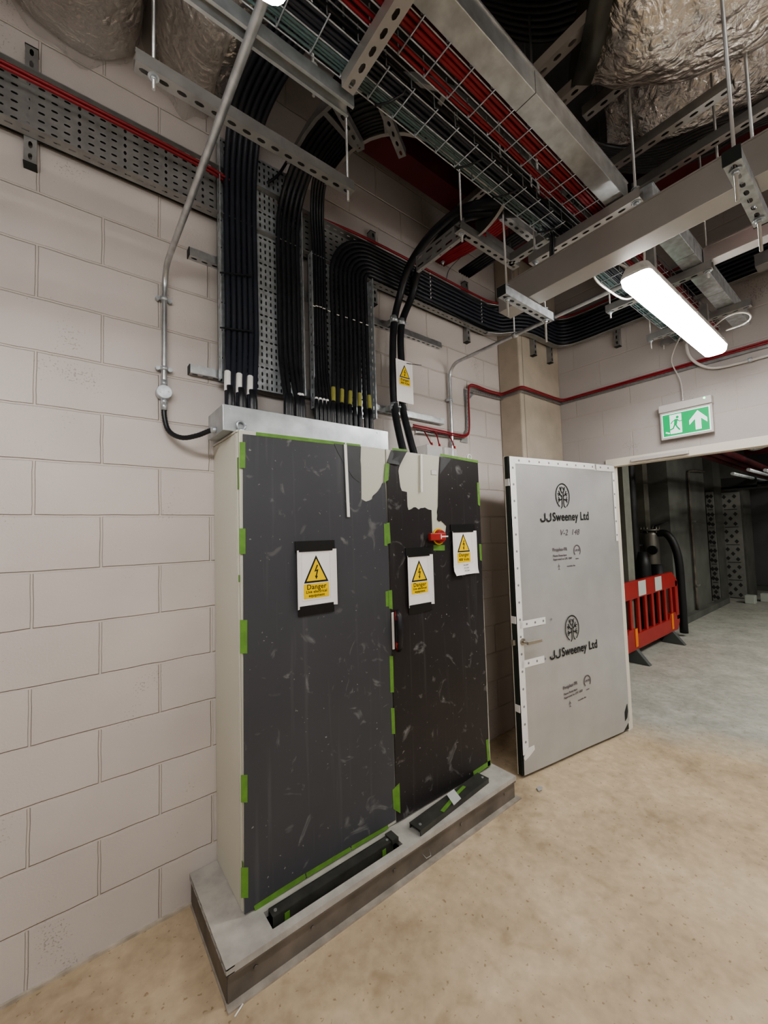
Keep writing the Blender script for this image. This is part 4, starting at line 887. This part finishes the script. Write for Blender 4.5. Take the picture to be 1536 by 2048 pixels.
# ------------------------------------------------------------------ danger signs
def danger_sign(label, cxy, W, H, lines, y=YF-.010, taper='both', curl=.02, volts=False, hand=False):
    root = empty('danger_sign', (cxy[0], y, cxy[1]), label=label, cat='warning sign')
    # card with gently curled edges
    nx, ny = 12, 10; vs = []
    for j in range(ny+1):
        for i in range(nx+1):
            u, v = i/nx*2-1, j/ny*2-1
            e = max(0, abs(u)-.75)/.25; yy = -curl*e*e*.8
            if hand and v < -.66: yy += -.022*((-.66-v)/.34)**2*(1 if u < 0 else .4)
            vs.append((u*W/2, yy+.001, v*H/2))
    MB().add(vs, [(j*(nx+1)+i, j*(nx+1)+i+1, (j+1)*(nx+1)+i+1, (j+1)*(nx+1)+i) for j in range(ny) for i in range(nx)], True).build('white_card', 'paper', root, recalc=False)
    w = W*(.52 if hand else .62); zt = H*(.44 if hand else .40); h3 = w*.98; zb = zt-h3
    fr_ = MB()
    a, b = W*.36, zt+H*.045; bb = zb-w*.62
    for q in (((-a, b), (a, b)), ((a, b), (a, bb)), ((a, bb), (-a, bb)), ((-a, bb), (-a, b))): ribbon2d(fr_, q, .0012, (0, 0, 0), (1, 0, 0), (0, 0, 1), (0, -1, 0), .0006)
    fr_.build('border_line', 'pvcw', root, recalc=False)
    MB().prism([(-w/2, zb), (w/2, zb), (0, zt)], (0, 0, 0), (1, 0, 0), (0, 0, 1), (0, -1, 0), .0008).build('black_triangle', 'ink', root)
    s_ = .80; cz = zb+(zt-zb)*.335
    tri = [((px)*s_, cz+(pz-cz)*s_) for px, pz in ((-w/2, zb), (w/2, zb), (0, zt))]
    MB().prism(tri, (0, -.0008, 0), (1, 0, 0), (0, 0, 1), (0, -1, 0), .0006).build('yellow_triangle', 'yellow', root)
    k = w*.5/10
    bolt = [(.5, 6.6), (-1.6, 2.0), (.3, 2.5), (-.5, -.6), (-1.2, -.5), (-.2, -3.0), (1.0, -.8), (.3, -.7), (1.5, 3.6), (-.3, 3.1), (1.3, 6.2)]
    MB().prism([(p*k*1.1, cz+(q-1)*k*1.1) for p, q in bolt], (0, -.0014, 0), (1, 0, 0), (0, 0, 1), (0, -1, 0), .0005).build('lightning_bolt', 'ink', root)
    MB().prism([(-w/2*1.03, zb-w*.55), (w/2*1.03, zb-w*.55), (w/2*1.03, zb-w*.04), (-w/2*1.03, zb-w*.04)], (0, 0, 0), (1, 0, 0), (0, 0, 1), (0, -1, 0), .0008).build('yellow_panel', 'yellow', root)
    ts = w*.255; text('Danger', ts, 'ink', root, (0, -.0012, zb-w*.155), bold=.0003)
    if volts: text(lines[0], ts*.78, 'ink', root, (0, -.0012, zb-w*.40), bold=.0004)
    else:
        text(lines[0], ts*.56, 'ink', root, (0, -.0012, zb-w*.325), bold=.0003); text(lines[1], ts*.56, 'ink', root, (0, -.0012, zb-w*.46), bold=.0003)
    if hand:
        for q in range(3): text('MCC2MM', ts*.34, 'printred', root, (.012, -.0025-.0045*q, zb-w*.70-q*w*.15), shear=.3)
    tb = MB().box(-W/2*1.02, W/2*.98, -.003, .001, H/2-.008, H/2+H*.155-.0); tb.build('black_tape', 'btape', root)
    if taper == 'both': MB().box(-W/2*.92, W/2*.88, -.003, .001, -H/2-H*.125, -H/2+.012).build('black_tape', 'btape', root)
    return root
def rect(x0, y0, x1, y1, y=YF-.01):
    a, b = at('y', y, x0, (y0+y1)/2), at('y', y, x1, (y0+y1)/2); c_, d_ = at('y', y, (x0+x1)/2, y0), at('y', y, (x0+x1)/2, y1)
    return ((a.x+b.x)/2, (c_.z+d_.z)/2), b.x-a.x, c_.z-d_.z
c_, W_s, H_s = rect(592, 1099, 671, 1214); danger_sign('danger live electrical equipment notice taped to the left cabinet door', c_, W_s, H_s, ['Live electrical', 'equipment'])
c_, W_s, H_s = rect(813, 1110, 864, 1212); danger_sign('danger live electrical equipment notice taped to the right cabinet door', c_, W_s, H_s, ['Live electrical', 'equipment'])
c_, W_s, H_s = rect(903, 1062, 951, 1149); danger_sign('danger 400 volts notice with handwriting at the right cabinet edge', c_, W_s, H_s, ['400 Volts'], volts=True, hand=True, taper='top')
c_, W_s, H_s = rect(793, 722, 826, 805, -.152)
s4 = danger_sign('danger 400 volts notice tied to the thick feeder cables', c_, W_s*1.0, H_s, ['400 Volts'], y=-.152, volts=True, taper='none', curl=.0)
for ch in list(s4.children):
    if ch.name.startswith('black_tape'): bpy.data.objects.remove(ch)
MB().tube([(.02, 0, H_s*.46), (.10, -.02, H_s*.46), (.13, -.03, H_s*.47)], .0018, 6).build('cable_tie', 'black', s4)

# ================================================================== PLINTH AND STEEL PIECES
PX0, PX1, PY = -.171, 1.609, -.5465
pr = empty('cabinet_plinth', (PX0, PY, 0), label='low steel framed plinth with grey board top under the cabinet', cat='plinth')
def pb(x0, x1, y0, y1, z0, z1): return MB().box(x0-PX0, x1-PX0, y0-PY, y1-PY, z0, z1)
HX0, HX1, HY0, HY1 = .02, .70, -.508, -.415
mb = pb(PX0+.03, HX0, PY, -.002, .113, .139)
for q in (pb(HX0, HX1, PY, HY0, .113, .139), pb(HX0, HX1, HY1, -.002, .113, .139), pb(HX1, PX1, PY, -.002, .113, .139)): mb.add(q.v, q.f)
# honeycomb end: two skins with ribs
mb.add(*(lambda q: (q.v, q.f))(pb(PX0, PX0+.03, PY, -.002, .134, .139))); mb.add(*(lambda q: (q.v, q.f))(pb(PX0, PX0+.03, PY, -.002, .113, .117)))
for i in range(9):
    y = PY+i*(.5445/8.0); mb.add(*(lambda q: (q.v, q.f))(pb(PX0, PX0+.03, max(PY, y-.008), min(-.002, y+.008), .1135, .1385)))
mb.build('top_board', 'plinthtop', pr); pb(PX0+.024, PX0+.0295, PY+.01, -.004, .1175, .1335).build('recess_shade', 'seal', pr)  # dark backing paints shade into the shallow gaps between the ribs
mb = pb(PX0+.008, PX1-.006, PY+.012, PY+.018, .004, .113); mb.build('front_web', 'plinthst', pr)
mb = pb(PX0+.008, PX1-.006, PY+.0, PY+.018, .104, .1125); mb.build('upper_flange', 'plinthst', pr)
mb = pb(PX0+.0, PX1+.02, PY-.018, PY+.018, 0, .007); mb.build('lower_flange', 'plinthlt', pr)
pb(PX0+.006, PX0+.012, PY+.018, -.002, .004, .113).build('side_web', 'plinthst', pr); pb(PX0, PX0+.02, PY+.018, -.002, 0, .006).build('side_flange', 'plinthlt', pr)
pb(PX1-.012, PX1-.006, PY+.018, -.002, .004, .113).build('side_web', 'plinthst', pr)
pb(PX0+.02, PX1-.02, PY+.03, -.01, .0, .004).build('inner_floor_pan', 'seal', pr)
for x in (-.06, .18, .62, 1.1, 1.5): MB().cyl((x-PX0, .012, .07), (x-PX0, .006, .07), .008, 8).build('bolt', 'plinthst', pr)
MB().tube([(.80-PX0, .008, .06), (.81-PX0, -.012, .045), (.84-PX0, -.014, .045), (.85-PX0, .008, .06)], .0015, 6).build('wire_loop', 'zinc', pr)
# black steel channel leaning in the slot
a1, b1 = V((.035, -.452, .150)), V((.665, -.452, .152))
r1 = empty('steel_channel_offcut', a1, label='long black steel channel lying in the plinth slot below left door', cat='steel channel')
Uc = (b1-a1); rl = MB().bar((0, 0, 0), Uc, .045, .004); rl.build('web', 'oliveblk', r1)
MB().bar((0, -.022, -.025), Uc+V((0, -.022, -.025)), .003, .05).build('front_flange', 'oliveblk', r1); MB().bar((0, .022, -.010), Uc+V((0, .022, -.010)), .003, .03).build('rear_flange', 'oliveblk', r1)
for e in (.02, .61): MB().cyl((e, 0, .001), (e, 0, .006), .007, 8).build('screw_hole_boss', 'zinc', r1)
for e in (.05, .56): MB().box(e, e+.022, -.026, -.024, -.055, -.01).build('green_tape', 'tape', r1)
MB().box(.62, .66, -.03, .03, -.01, .012).build('end_bracket', 'oliveblk', r1)
r2 = empty('steel_channel_offcut', (.80, -.49, .142), label='black steel channel with green tape lying on plinth below right door', cat='steel channel')
Ud = V((.62, .05, 0)); MB().bar((0, 0, .025), Ud+V((0, 0, .025)), .082, .004).build('web', 'oliveblk', r2)
for s_ in (-1, 1): MB().bar((0, s_*.040, .012), Ud+V((0, s_*.040, .012)), .004, .026).build('flange', 'oliveblk', r2)
for e in (.03, .60): MB().cyl(Ud.normalized()*e+V((0, -.01, .026)), Ud.normalized()*e+V((0, -.01, .030)), .008, 8).build('screw_hole_boss', 'zinc', r2)
MB().bar(Ud*.30+V((0, -.03, .0285)), Ud*.50+V((0, -.005, .0285)), .022, .001).build('green_tape', 'tape', r2)
MB().bar(Ud*.52+V((0, .0, .0287)), Ud*.72+V((0, .015, .0287)), .020, .001).build('green_tape', 'tape', r2)
MB().prism([(0, 0), (.07, .01), (.075, .075), (.01, .07)], (.27, -.025, .030), (1, 0, 0), (0, .9, .35), (0, 0, 1), .001).build('clear_film_patch', 'clear', r2)
# little things on the floor
p = at('z', 0, 1079, 1579); MB().prism([(-.03, -.01), (0, -.018), (.03, -.004), (.022, .014), (-.012, .016)], (p.x, p.y, .001), (1, 0, 0), (0, 1, 0), (0, 0, 1), .008).build('floor_scrap', 'debris', label='small grey scrap lying on the floor before the open door', cat='debris', bevel=.003)
MB().prism([(0, 0), (.05, .01), (.03, .06)], (1.66, -.33, .001), (1, 0, 0), (0, 1, 0), (0, 0, 1), .004).build('red_scrap', 'redpl', label='small red scrap on the floor between plinth and door', cat='debris')
MB().tube([(-.155, -.585, .004), (-.12, -.568, .008)], .003, 6).build('white_tie_scrap', 'white', label='white scrap at the front left corner of plinth', cat='debris')

# ================================================================== OPEN DOOR
DTX = 0; F0 = V((1.812, -.457, .018)); H0 = V((3.035, -.655, .018)); dv = (H0-F0); DW = dv.length; ang = math.atan2(dv.y, dv.x); DH = 2.19; DT = .042
door = empty('door_1', F0, ang); door['kind'] = 'structure'; door['label'] = 'open door leaf wrapped in printed silver protection film'
nrm = V((math.sin(ang), -math.cos(ang), 0))
def dl_(px, py):
    p = atpl(F0, nrm, px, py)-F0; return (p.dot(dv.normalized()), p.z)
MB().box(0, DW, .003, DT, .0, DH).build('leaf', 'seal', door, bevel=.003)
MB().box(-.002, DW+.001, DT-.004, DT+.001, -.002, DH+.002).build('rear_face', 'frame', door)
# film: slightly bulging sheet with rounded lower hinge corner
nx, ny = 28, 40; vs = []; random.seed(4)
for j in range(ny+1):
    for i in range(nx+1):
        u, v = i/nx, j/ny; x = .012+u*(DW-.010); z = .004+v*(DH-.004)
        if u > .93 and v < .06: z += (.06-v)*DH*.5*((u-.93)/.07)
        vs.append((x, -.0025-.0012*math.sin(u*9+v*3)-.001*math.sin(v*13), z))
film = MB().add(vs, [(j*(nx+1)+i, j*(nx+1)+i+1, (j+1)*(nx+1)+i+1, (j+1)*(nx+1)+i) for j in range(ny) for i in range(nx)], True).build('protection_film', 'film', door, recalc=False)
def dstrip(x0, x1, z0, z1, nm='printed_tape', m='filmtape', t=.0052): return MB().box(x0, x1, -t, -t+.0008, z0, z1).build(nm, m, door, bevel=0)
tp = [dstrip(.006, .062, .14, DH-.002), dstrip(.062, DW*.80, DH-.05, DH-.002), dstrip(DW*.78, DW-.002, DH-.055, DH-.004), dstrip(DW-.035, DW-.004, 1.55, DH-.06)]
h1, h2 = dl_(1040, 1250), dl_(1090, 1245); t1 = dstrip(.03, h2[0], h1[1]-.025, h1[1]+.025)
h3 = dl_(1040, 1330); h4 = dl_(1088, 1326); t2 = dstrip(.03, h4[0], h3[1]-.025, h3[1]+.025)
MB().prism([(0, 0), (.05, .02), (.10, .05), (.095, .08), (.03, .075), (-.01, .02)], (.02, -.006, .10), (1, 0, 0), (0, 0, 1), (0, -1, 0), .0008).build('loose_tape_end', 'filmtape', door)
mb = MB()
def dot(x, z, r=.009): mb.prism([(x+r*math.cos(t*.785), z+r*math.sin(t*.785)) for t in range(8)], (0, -.0056, 0), (1, 0, 0), (0, 0, 1), (0, -1, 0), .0003)
for i in range(17): dot(.036, .22+i*.118)
for i in range(11): dot(.10+i*.105, DH-.027)
for i in range(5): dot(DW-.020, 1.60+i*.115)
for q in (h1, h3):
    for i in range(4): dot(.10+i*.085, q[1])
mb.build('tape_dots', mat('tape_print', (.25, .25, .26), .6), door)
# edge tapes on the black edge
for z in (.42, 1.02, 1.98): MB().box(-.0025, .004, .0, DT, z, z+.05).build('edge_tape', 'filmtape', door)
# lever handle
hp = dl_(1044, 1283)
lev = empty('lever_handle', (hp[0], -.003, hp[1])); lev.parent = door
MB().cyl((0, 0, 0), (0, -.008, 0), .024, 20).build('rose', 'handle', lev); MB().cyl((0, -.008, 0), (0, -.050, 0), .009, 12).build('spindle', 'handle', lev)
MB().box(-.010, .135, -.060, -.044, -.011, .011).build('lever', 'handle', lev, bevel=.004)
MB().box(-.02, .0, .01, .035, hp[1]-.02, hp[1]+.015).build('latch', 'handle', door)
# hole torn in the film low at the hinge side
hx, hz_ = dl_(1246, 1425)
MB().prism([(-.0, -.07), (.03, -.05), (.045, .0), (.04, .06), (.02, .03), (.0, .0)], (DW-.06, -.0055, hz_), (1, 0, 0), (0, 0, 1), (0, -1, 0), .0008).build('torn_hole', 'seal', door)
# hinges
for z in (.25, 1.1, 1.95): MB().cyl((DW+.006, .02, z), (DW+.006, .02, z+.10), .008, 10).build('hinge', 'handle', door)
# printing on the film
def logo(cx_, cz, s_, par, tilt=0.):
    mb = MB(); y = -.0058; ca, sa = math.cos(tilt), math.sin(tilt)
    def T(pts): return [(cx_+(a*ca-b*sa)*s_, cz+(a*sa+b*ca)*s_) for a, b in pts]
    w_ = .085*s_
    ring = [(.82*math.sin(t), 1.0*math.cos(t)) for t in [(-150+i*300/36)*math.pi/180 for i in range(37)]]
    def st(p, w2=w_): ribbon2d(mb, T(p), w2, (0, y, 0), (1, 0, 0), (0, 0, 1), (0, -1, 0))
    st(ring)
    for g in (-1, 1):
        st([(g*.26, -1.02), (g*.12, -.86), (g*.09, -.6), (g*.09, .0), (g*.09, .05)] if g < 0 else [(g*.30, -.95), (g*.14, -.84), (g*.10, -.6), (g*.10, 0), (g*.06, .35)])
        st([(g*.10, -.25), (g*.30, -.32), (g*.58, -.30)]); st([(g*.36, -.32), (g*.55, -.52)]); st([(g*.36, -.32), (g*.52, -.10)])
        st([(g*.09, -.05), (g*.34, .14), (g*.60, .20)]); st([(g*.34, .14), (g*.52, .0)]); st([(g*.30, .12), (g*.46, .42)])
        st([(g*.06, .22), (g*.22, .48), (g*.28, .74)]); st([(g*.20, .46), (g*.04, .72)] if g > 0 else [(g*.20, .46), (g*.10, .76)])
    mb.build('tree_emblem', 'ink', par, recalc=False)
def fine(cx_, cz, k=1., tilt=0.):
    kw = dict(rotz=tilt) if tilt else {}
    def tx(s_, size, dx, dz, **q):
        ca, sa = math.cos(tilt), math.sin(tilt); text(s_, size, 'printred', film, (cx_+dx*ca-dz*sa, -.0058, cz+dx*sa+dz*ca), align='LEFT', **kw, **q)
    tx('Proplex-FR', .034*k, -.15, .03, bold=.0008); tx('Flame Retardant', .022*k, -.15, -.015, bold=.0004); tx('Approved to LPS 1207', .022*k, -.15, -.042, bold=.0004)
    tx('LPCB', .022*k, .105, .015, bold=.0005); tx('1207/01', .012*k, .105, -.05, bold=.0002); tx('recyclable film', .016*k, -.0, -.10, bold=.0003)
    mb = MB(); ca, sa = math.cos(tilt), math.sin(tilt)
    pts = [(.13+.038*math.cos(math.radians(a)), .012+.042*math.sin(math.radians(a))) for a in range(-45, 226, 15)]
    ribbon2d(mb, [(cx_+a*ca-b*sa, cz+a*sa+b*ca) for a, b in pts], .009, (0, -.0058, 0), (1, 0, 0), (0, 0, 1), (0, -1, 0))
    for pts in ([(-.09, -.115), (-.09, -.075)], [(-.102, -.10), (-.09, -.085), (-.078, -.10)], [(-.10, -.118), (-.08, -.118)]):
        ribbon2d(mb, [(cx_+a*ca-b*sa, cz+a*sa+b*ca) for a, b in pts], .004, (0, -.0058, 0), (1, 0, 0), (0, 0, 1), (0, -1, 0))
    mb.build('small_marks', 'printred', film, recalc=False)
q = dl_(1124, 992); logo(q[0], q[1], .094, film)
q = dl_(1143, 1256); logo(q[0], q[1], .094, film, .05)
def company(pa, pb, name_frac=.245):
    a_, b_ = dl_(*pa), dl_(*pb); Lw = math.hypot(b_[0]-a_[0], b_[1]-a_[1]); tl = math.atan2(b_[1]-a_[1], b_[0]-a_[0]); ca, sa = math.cos(tl), math.sin(tl)
    szz = Lw*.162; cap = szz*.70
    t_ = text('Sweeney Ltd', szz, 'ink', film, (0, 0, 0), rotx=math.pi/2, bold=.0016)
    xs = [v.co.x for v in t_.data.vertices]; w0 = max(xs)-min(xs); x0 = Lw*name_frac; f = (Lw-x0)/w0; mn = min(xs); zs = [v.co.z for v in t_.data.vertices]; base = min(v.co.z for v in t_.data.vertices if v.co.x > mn+w0*.80)
    for v in t_.data.vertices:
        X = x0+(v.co.x-mn)*f; Z = (v.co.z-base)-cap/2
        v.co.x = a_[0]+X*ca-Z*sa; v.co.z = a_[1]+X*sa+Z*ca; v.co.y = v.co.y-.0058
    mb = MB()
    for j in (0, 1):
        ox = Lw*(.012+.112*j); w_ = Lw*.082
        pts = [(w_, cap/2), (w_, -cap*.22)]+[(w_/2+w_/2*math.cos(t), -cap*.22-cap*.24*math.sin(t)) for t in [math.pi*i/8 for i in range(1, 8)]]+[(0, -cap*.12)]
        ribbon2d(mb, [(a_[0]+(ox+p)*ca-q*sa, a_[1]+(ox+p)*sa+q*ca) for p, q in pts], szz*.125, (0, -.0058, 0), (1, 0, 0), (0, 0, 1), (0, -1, 0))
    mb.build('lettering', 'ink', film, recalc=False)
company((1079, 1035), (1176, 1032)); company((1098, 1311), (1193, 1287))
q = dl_(1138, 1065); text('V-2  148', .062, 'printred', film, (q[0], -.0058, q[1]), shear=.25)
q = dl_(1131, 1106); fine(q[0], q[1]); q = dl_(1152, 1374); fine(q[0], q[1], 1., .06)

# ================================================================== FAR ROOM CONTENTS
# pedestrian barrier
bar_ = empty('pedestrian_barrier', (4.55, -.01, 0), label='red plastic pedestrian barrier with two white panels beyond the doorway', cat='barrier')
zb0, zb1 = .16, 1.0; L2 = 2.0
def bpoly(pts, y0=-.025, t=.05, m='redpl', nm='panel'): return MB().prism(pts, (0, y0+t, 0), (1, 0, 0), (0, 0, 1), (0, -1, 0), t).build(nm, m, bar_, bevel=.008)
bpoly([(.05, .78), (.0, .86), (.10, 1.0), (1.78, 1.0), (1.97, .86), (1.94, .78)], nm='top_rail')
bpoly([(.0, .26), (.08, .16), (1.88, .16), (1.97, .26), (1.97, .37), (1.85, .37), (1.82, .42), (1.62, .42), (1.58, .35), (.42, .35), (.38, .42), (.18, .42), (.14, .37), (.0, .37)], nm='bottom_rail')
bpoly([(.0, .30), (.09, .30), (.09, .88), (.0, .86)], nm='end_post'); bpoly([(1.86, .30), (1.97, .30), (1.97, .86), (1.86, .88)], nm='end_post')
for i in range(7): bpoly([(.27+i*.235, .30), (.34+i*.235, .30), (.34+i*.235, .82), (.27+i*.235, .82)], -.018, .036, nm='slat')
for x in (.52, 1.08): MB().box(x, x+.24, -.030, -.026, .80, .985).build('reflective_panel', 'refl', bar_)
for x in (.34, 1.62):
    MB().box(x, x+.07, -.032, -.026, .20, .42).build('orange_strip', 'orange', bar_)
    MB().prism([(-.17, 0), (.12, 0), (.05, .17), (-.03, .17)], (x, 0, 0), (0, 1, 0), (0, 0, 1), (1, 0, 0), .07).build('rubber_foot', 'rubber', bar_, bevel=.006)
# pressure vessel with valves and hoses
vs_ = empty('pressure_vessel', (6.75, .36, 0), label='upright steel vessel with clamps and gauges behind the red barrier', cat='vessel')
MB().tube([(0, 0, .25), (0, 0, .32), (0, 0, 1.54), (0, 0, 1.60)], .11, 28, rr=[.08, .115, .115, .10]).build('shell', 'vessel', vs_)
MB().cyl((0, 0, 1.60), (0, 0, 1.63), .14, 28).build('top_flange', 'vessel', vs_)
for q in range(6): t = q*1.047; MB().cyl((.125*math.cos(t), .125*math.sin(t), 1.57), (.125*math.cos(t), .125*math.sin(t), 1.67), .012, 8).build('flange_bolt', 'vessel', vs_)
for q in range(3): t = q*2.09+.4; MB().cyl((.08*math.cos(t), .08*math.sin(t), .0), (.08*math.cos(t), .08*math.sin(t), .28), .015, 8).build('leg', 'vessel', vs_)
MB().tube([(.0, -.05, 1.62), (.0, -.08, 1.68), (.0, -.26, 1.73)], .012, 8).build('lever', 'pipe', vs_); MB().cyl((-.10, -.06, 1.30), (-.14, -.06, 1.30), .07, 18).build('gauge', 'pipe', vs_)
MB().tube([(-.2, .30, .95), (-.15, .20, 1.10), (-.05, .08, 1.22)], .045, 12).build('inlet_pipe', 'vessel', vs_); MB().cyl((-.16, .20, 1.08), (-.12, .15, 1.14), .10, 18).build('flange', 'pipe', vs_)
MB().cyl((-.16, .16, 1.36), (-.16, .16, 1.39), .10, 18).build('hand_wheel', 'pipe', vs_)
cable('black_hose', [(6.75, .25, 1.56), (6.75, .14, 1.55), (6.75, .05, 1.40), (6.75, .0, 1.15), (6.75, -.01, .7), (6.75, -.01, .05)], .055, 'pipe', 'thick black hose curving down from the vessel', cat='hose', n=14)
cable('black_riser_pipe', [(6.3, .44, .02), (6.3, .44, 2.0), (6.3, .44, 4.7)], .075, 'pipe', 'thick black riser pipe behind the red barrier', cat='pipe', n=16)
for i, (x, y, r, l) in enumerate(((6.1, .26, .09, 'dark squat pump casing left of the steel vessel'), (6.35, .16, .07, 'dark valve body in front of the steel vessel'))):
    MB().tube([(x, y, .02), (x, y, .45), (x, y, 1.10), (x, y, 1.3-.2*i)], r, 16, rr=[r*1.2, r*1.3, r*1.1, r*.6]).build('pump_casing', 'pipe', label=l, cat='pump')
cable('copper_pipe', [(8.5, .265, .12), (8.5, .265, 1.5), (8.5, .265, 2.60), (8.56, .265, 2.68), (9.5, .265, 2.74)], .022, 'plinthst', 'slim brown pipe rising up the far concrete wall', cat='pipe')
for z in (.55, 1.72): MB().box(8.46, 8.60, .215, .245, z, z+.03).build('pipe_clip', 'zinc', label='%s bright clip on the slim brown pipe' % ('lower' if z < 1 else 'upper'), cat='clip')
# white printed insulation boards on the pier
def iboard(label, x, y0, y1, z0, z1, n):
    r = empty('insulation_board', (x, y0, z0), label=label, cat='insulation board')
    MB().box(0, .05, 0, y1-y0, 0, z1-z0).build('panel', 'insul', r); mb = MB(); W2 = y1-y0
    for i in range(n):
        zc = (i+.5)*(z1-z0)/n
        for a, b in ((.25, .10), (.5, 0), (.75, -.10), (.75, .10), (.28, -.12)):
            mb.prism([(W2*a-.04, zc+b), (W2*a, zc+b+.05), (W2*a+.04, zc+b), (W2*a, zc+b-.05)], (-.001, 0, 0), (0, 1, 0), (0, 0, 1), (-1, 0, 0), .002)
        mb.box(-.003, -.001, W2*.15, W2*.8, zc-.20, zc-.185)
    mb.build('printed_pattern', 'farink', r)
iboard('tall white printed insulation board on the far pier, right one', 11.2, .06, .42, .005, 2.38, 6)
iboard('narrow white printed insulation board on the far pier, left one', 10.5, .37, .50, .005, 2.38, 6)
struct(MB().box(10.56, 11.15, .36, 1.25, 0, CEIL).build('trim_9', 'farconc'))
struct(MB().box(11.26, 12.0, .02, 1.25, 0, CEIL).build('trim_7', 'farconc'))
for i, (x, y, l) in enumerate(((10.55, -.05, 'pale foam block on the far floor, left one'), (11.0, -.22, 'pale foam block on the far floor, right one'))):
    MB().box(x, x+.2, y-.13, y+.03, 0, .17).build('foam_block', 'refl', label=l, cat='block', bevel=.01)
# far services
for k in range(3):
    cable('far_red_pipe', [(5.9, -.48-.12*k, 2.66+.0*k), (9.0, -.44-.12*k, 2.66), (12.9, -.4-.12*k, 2.66)], .045, 'redsteel', 'dark red pipe under the far ceiling seen through the doorway', 'dark red far pipes', cat='pipe', n=12)
cable('far_cross_pipe', [(7.4, -.75, 2.76), (7.4, -4.8, 2.76)], .07, 'redsteel', 'dark red cross pipe under the far ceiling', cat='pipe', n=12)
foil_duct('silver duct bulging under the far ceiling', [(6.6, -.80, 2.78), (6.6, -1.0, 2.74), (6.6, -1.3, 2.80)], [.05, .10, .06], 'foil', 21)
r = empty('far_ladder_tray', (7.5, -.42, 2.22), label='dark cable ladder full of cables under the far ceiling', cat='cable ladder')
MB().box(0, .5, -2.6, 0, 0, .03).build('ladder_base', 'pipe', r); MB().box(0, .02, -.42, 0, 0, .17).build('ladder_side', 'pipe', r)
for q in range(8): MB().tube([(.05+.05*q, 0, .06), (.05+.05*q, -2.6, .06)], .022, 8).build('cable', 'black', r)
for k in range(5):
    cable('far_grey_pipe', [(6.3, -.80-.16*k, 2.34+.03*(k % 2)), (12.8, -.8-.14*k, 2.40+.03*(k % 2))], .022, 'galvb', 'bright thin pipe under the far ceiling seen through the doorway', 'bright far pipes', cat='pipe')
r = empty('wall_socket', (FX-.03, -.42, 1.22), label='twin black switch boxes on the far grey wall', cat='switch')
MB().box(0, .03, -.09, .09, 0, .14).build('box', 'pipe', r); MB().box(0, .03, .16, .34, 0, .14).build('box', 'pipe', r)
MB().tube([(.01, 0, .14), (.01, 0, 1.6)], .015, 8).build('conduit', 'plinthst', r)
struct(MB().box(FX-.3, FX, -6.1, 1.2, 0, .10).build('trim_8', 'farconc'))

# ================================================================== LIGHTS
def area(name, loc, rot, sx, sy, power, col=(1, .97, .92)):
    l = bpy.data.lights.new(name, 'AREA'); l.shape = 'RECTANGLE'; l.size = sx; l.size_y = sy; l.energy = power; l.color = col
    o = bpy.data.objects.new(name, l); o.location = loc; o.rotation_euler = rot; COL.objects.link(o); return o
area('room_fill_light', (-.4, -4.6, 3.3), (math.radians(38), 0, 0), 2.6, .8, 22)
area('far_room_fill', (5.4, -3.0, 3.4), (0, 0, 0), 2, .6, 110, (1, .97, .88))  # area light without a fitting, added to brighten the far room floor
area('far_end_fill', (9.5, -3.4, 3.4), (0, 0, 0), 2, .6, 60, (1, .97, .88))  # second added area light, no fitting, lifts the far end

wd = bpy.data.worlds.new('world'); bpy.context.scene.world = wd; wd.use_nodes = True
bg = wd.node_tree.nodes['Background']; bg.inputs[0].default_value = (.5, .5, .55, 1); bg.inputs[1].default_value = .03

# ================================================================== CAMERA
cd = bpy.data.cameras.new('camera'); cam = bpy.data.objects.new('camera', cd); COL.objects.link(cam)
cd.sensor_fit = 'VERTICAL'; cd.sensor_height = 24.; cd.lens = FPX/2048*24.; cd.clip_start = .02; cd.clip_end = 60
mw = Matrix((( CR.x, CU.x, -CF.x, CAM.x), (CR.y, CU.y, -CF.y, CAM.y), (CR.z, CU.z, -CF.z, CAM.z), (0, 0, 0, 1)))
cam.matrix_world = mw
bpy.context.scene.camera = cam
sc = bpy.context.scene
sc.view_settings.view_transform = 'AgX'; sc.view_settings.look = 'AgX - Medium High Contrast'; sc.view_settings.exposure = 0.12
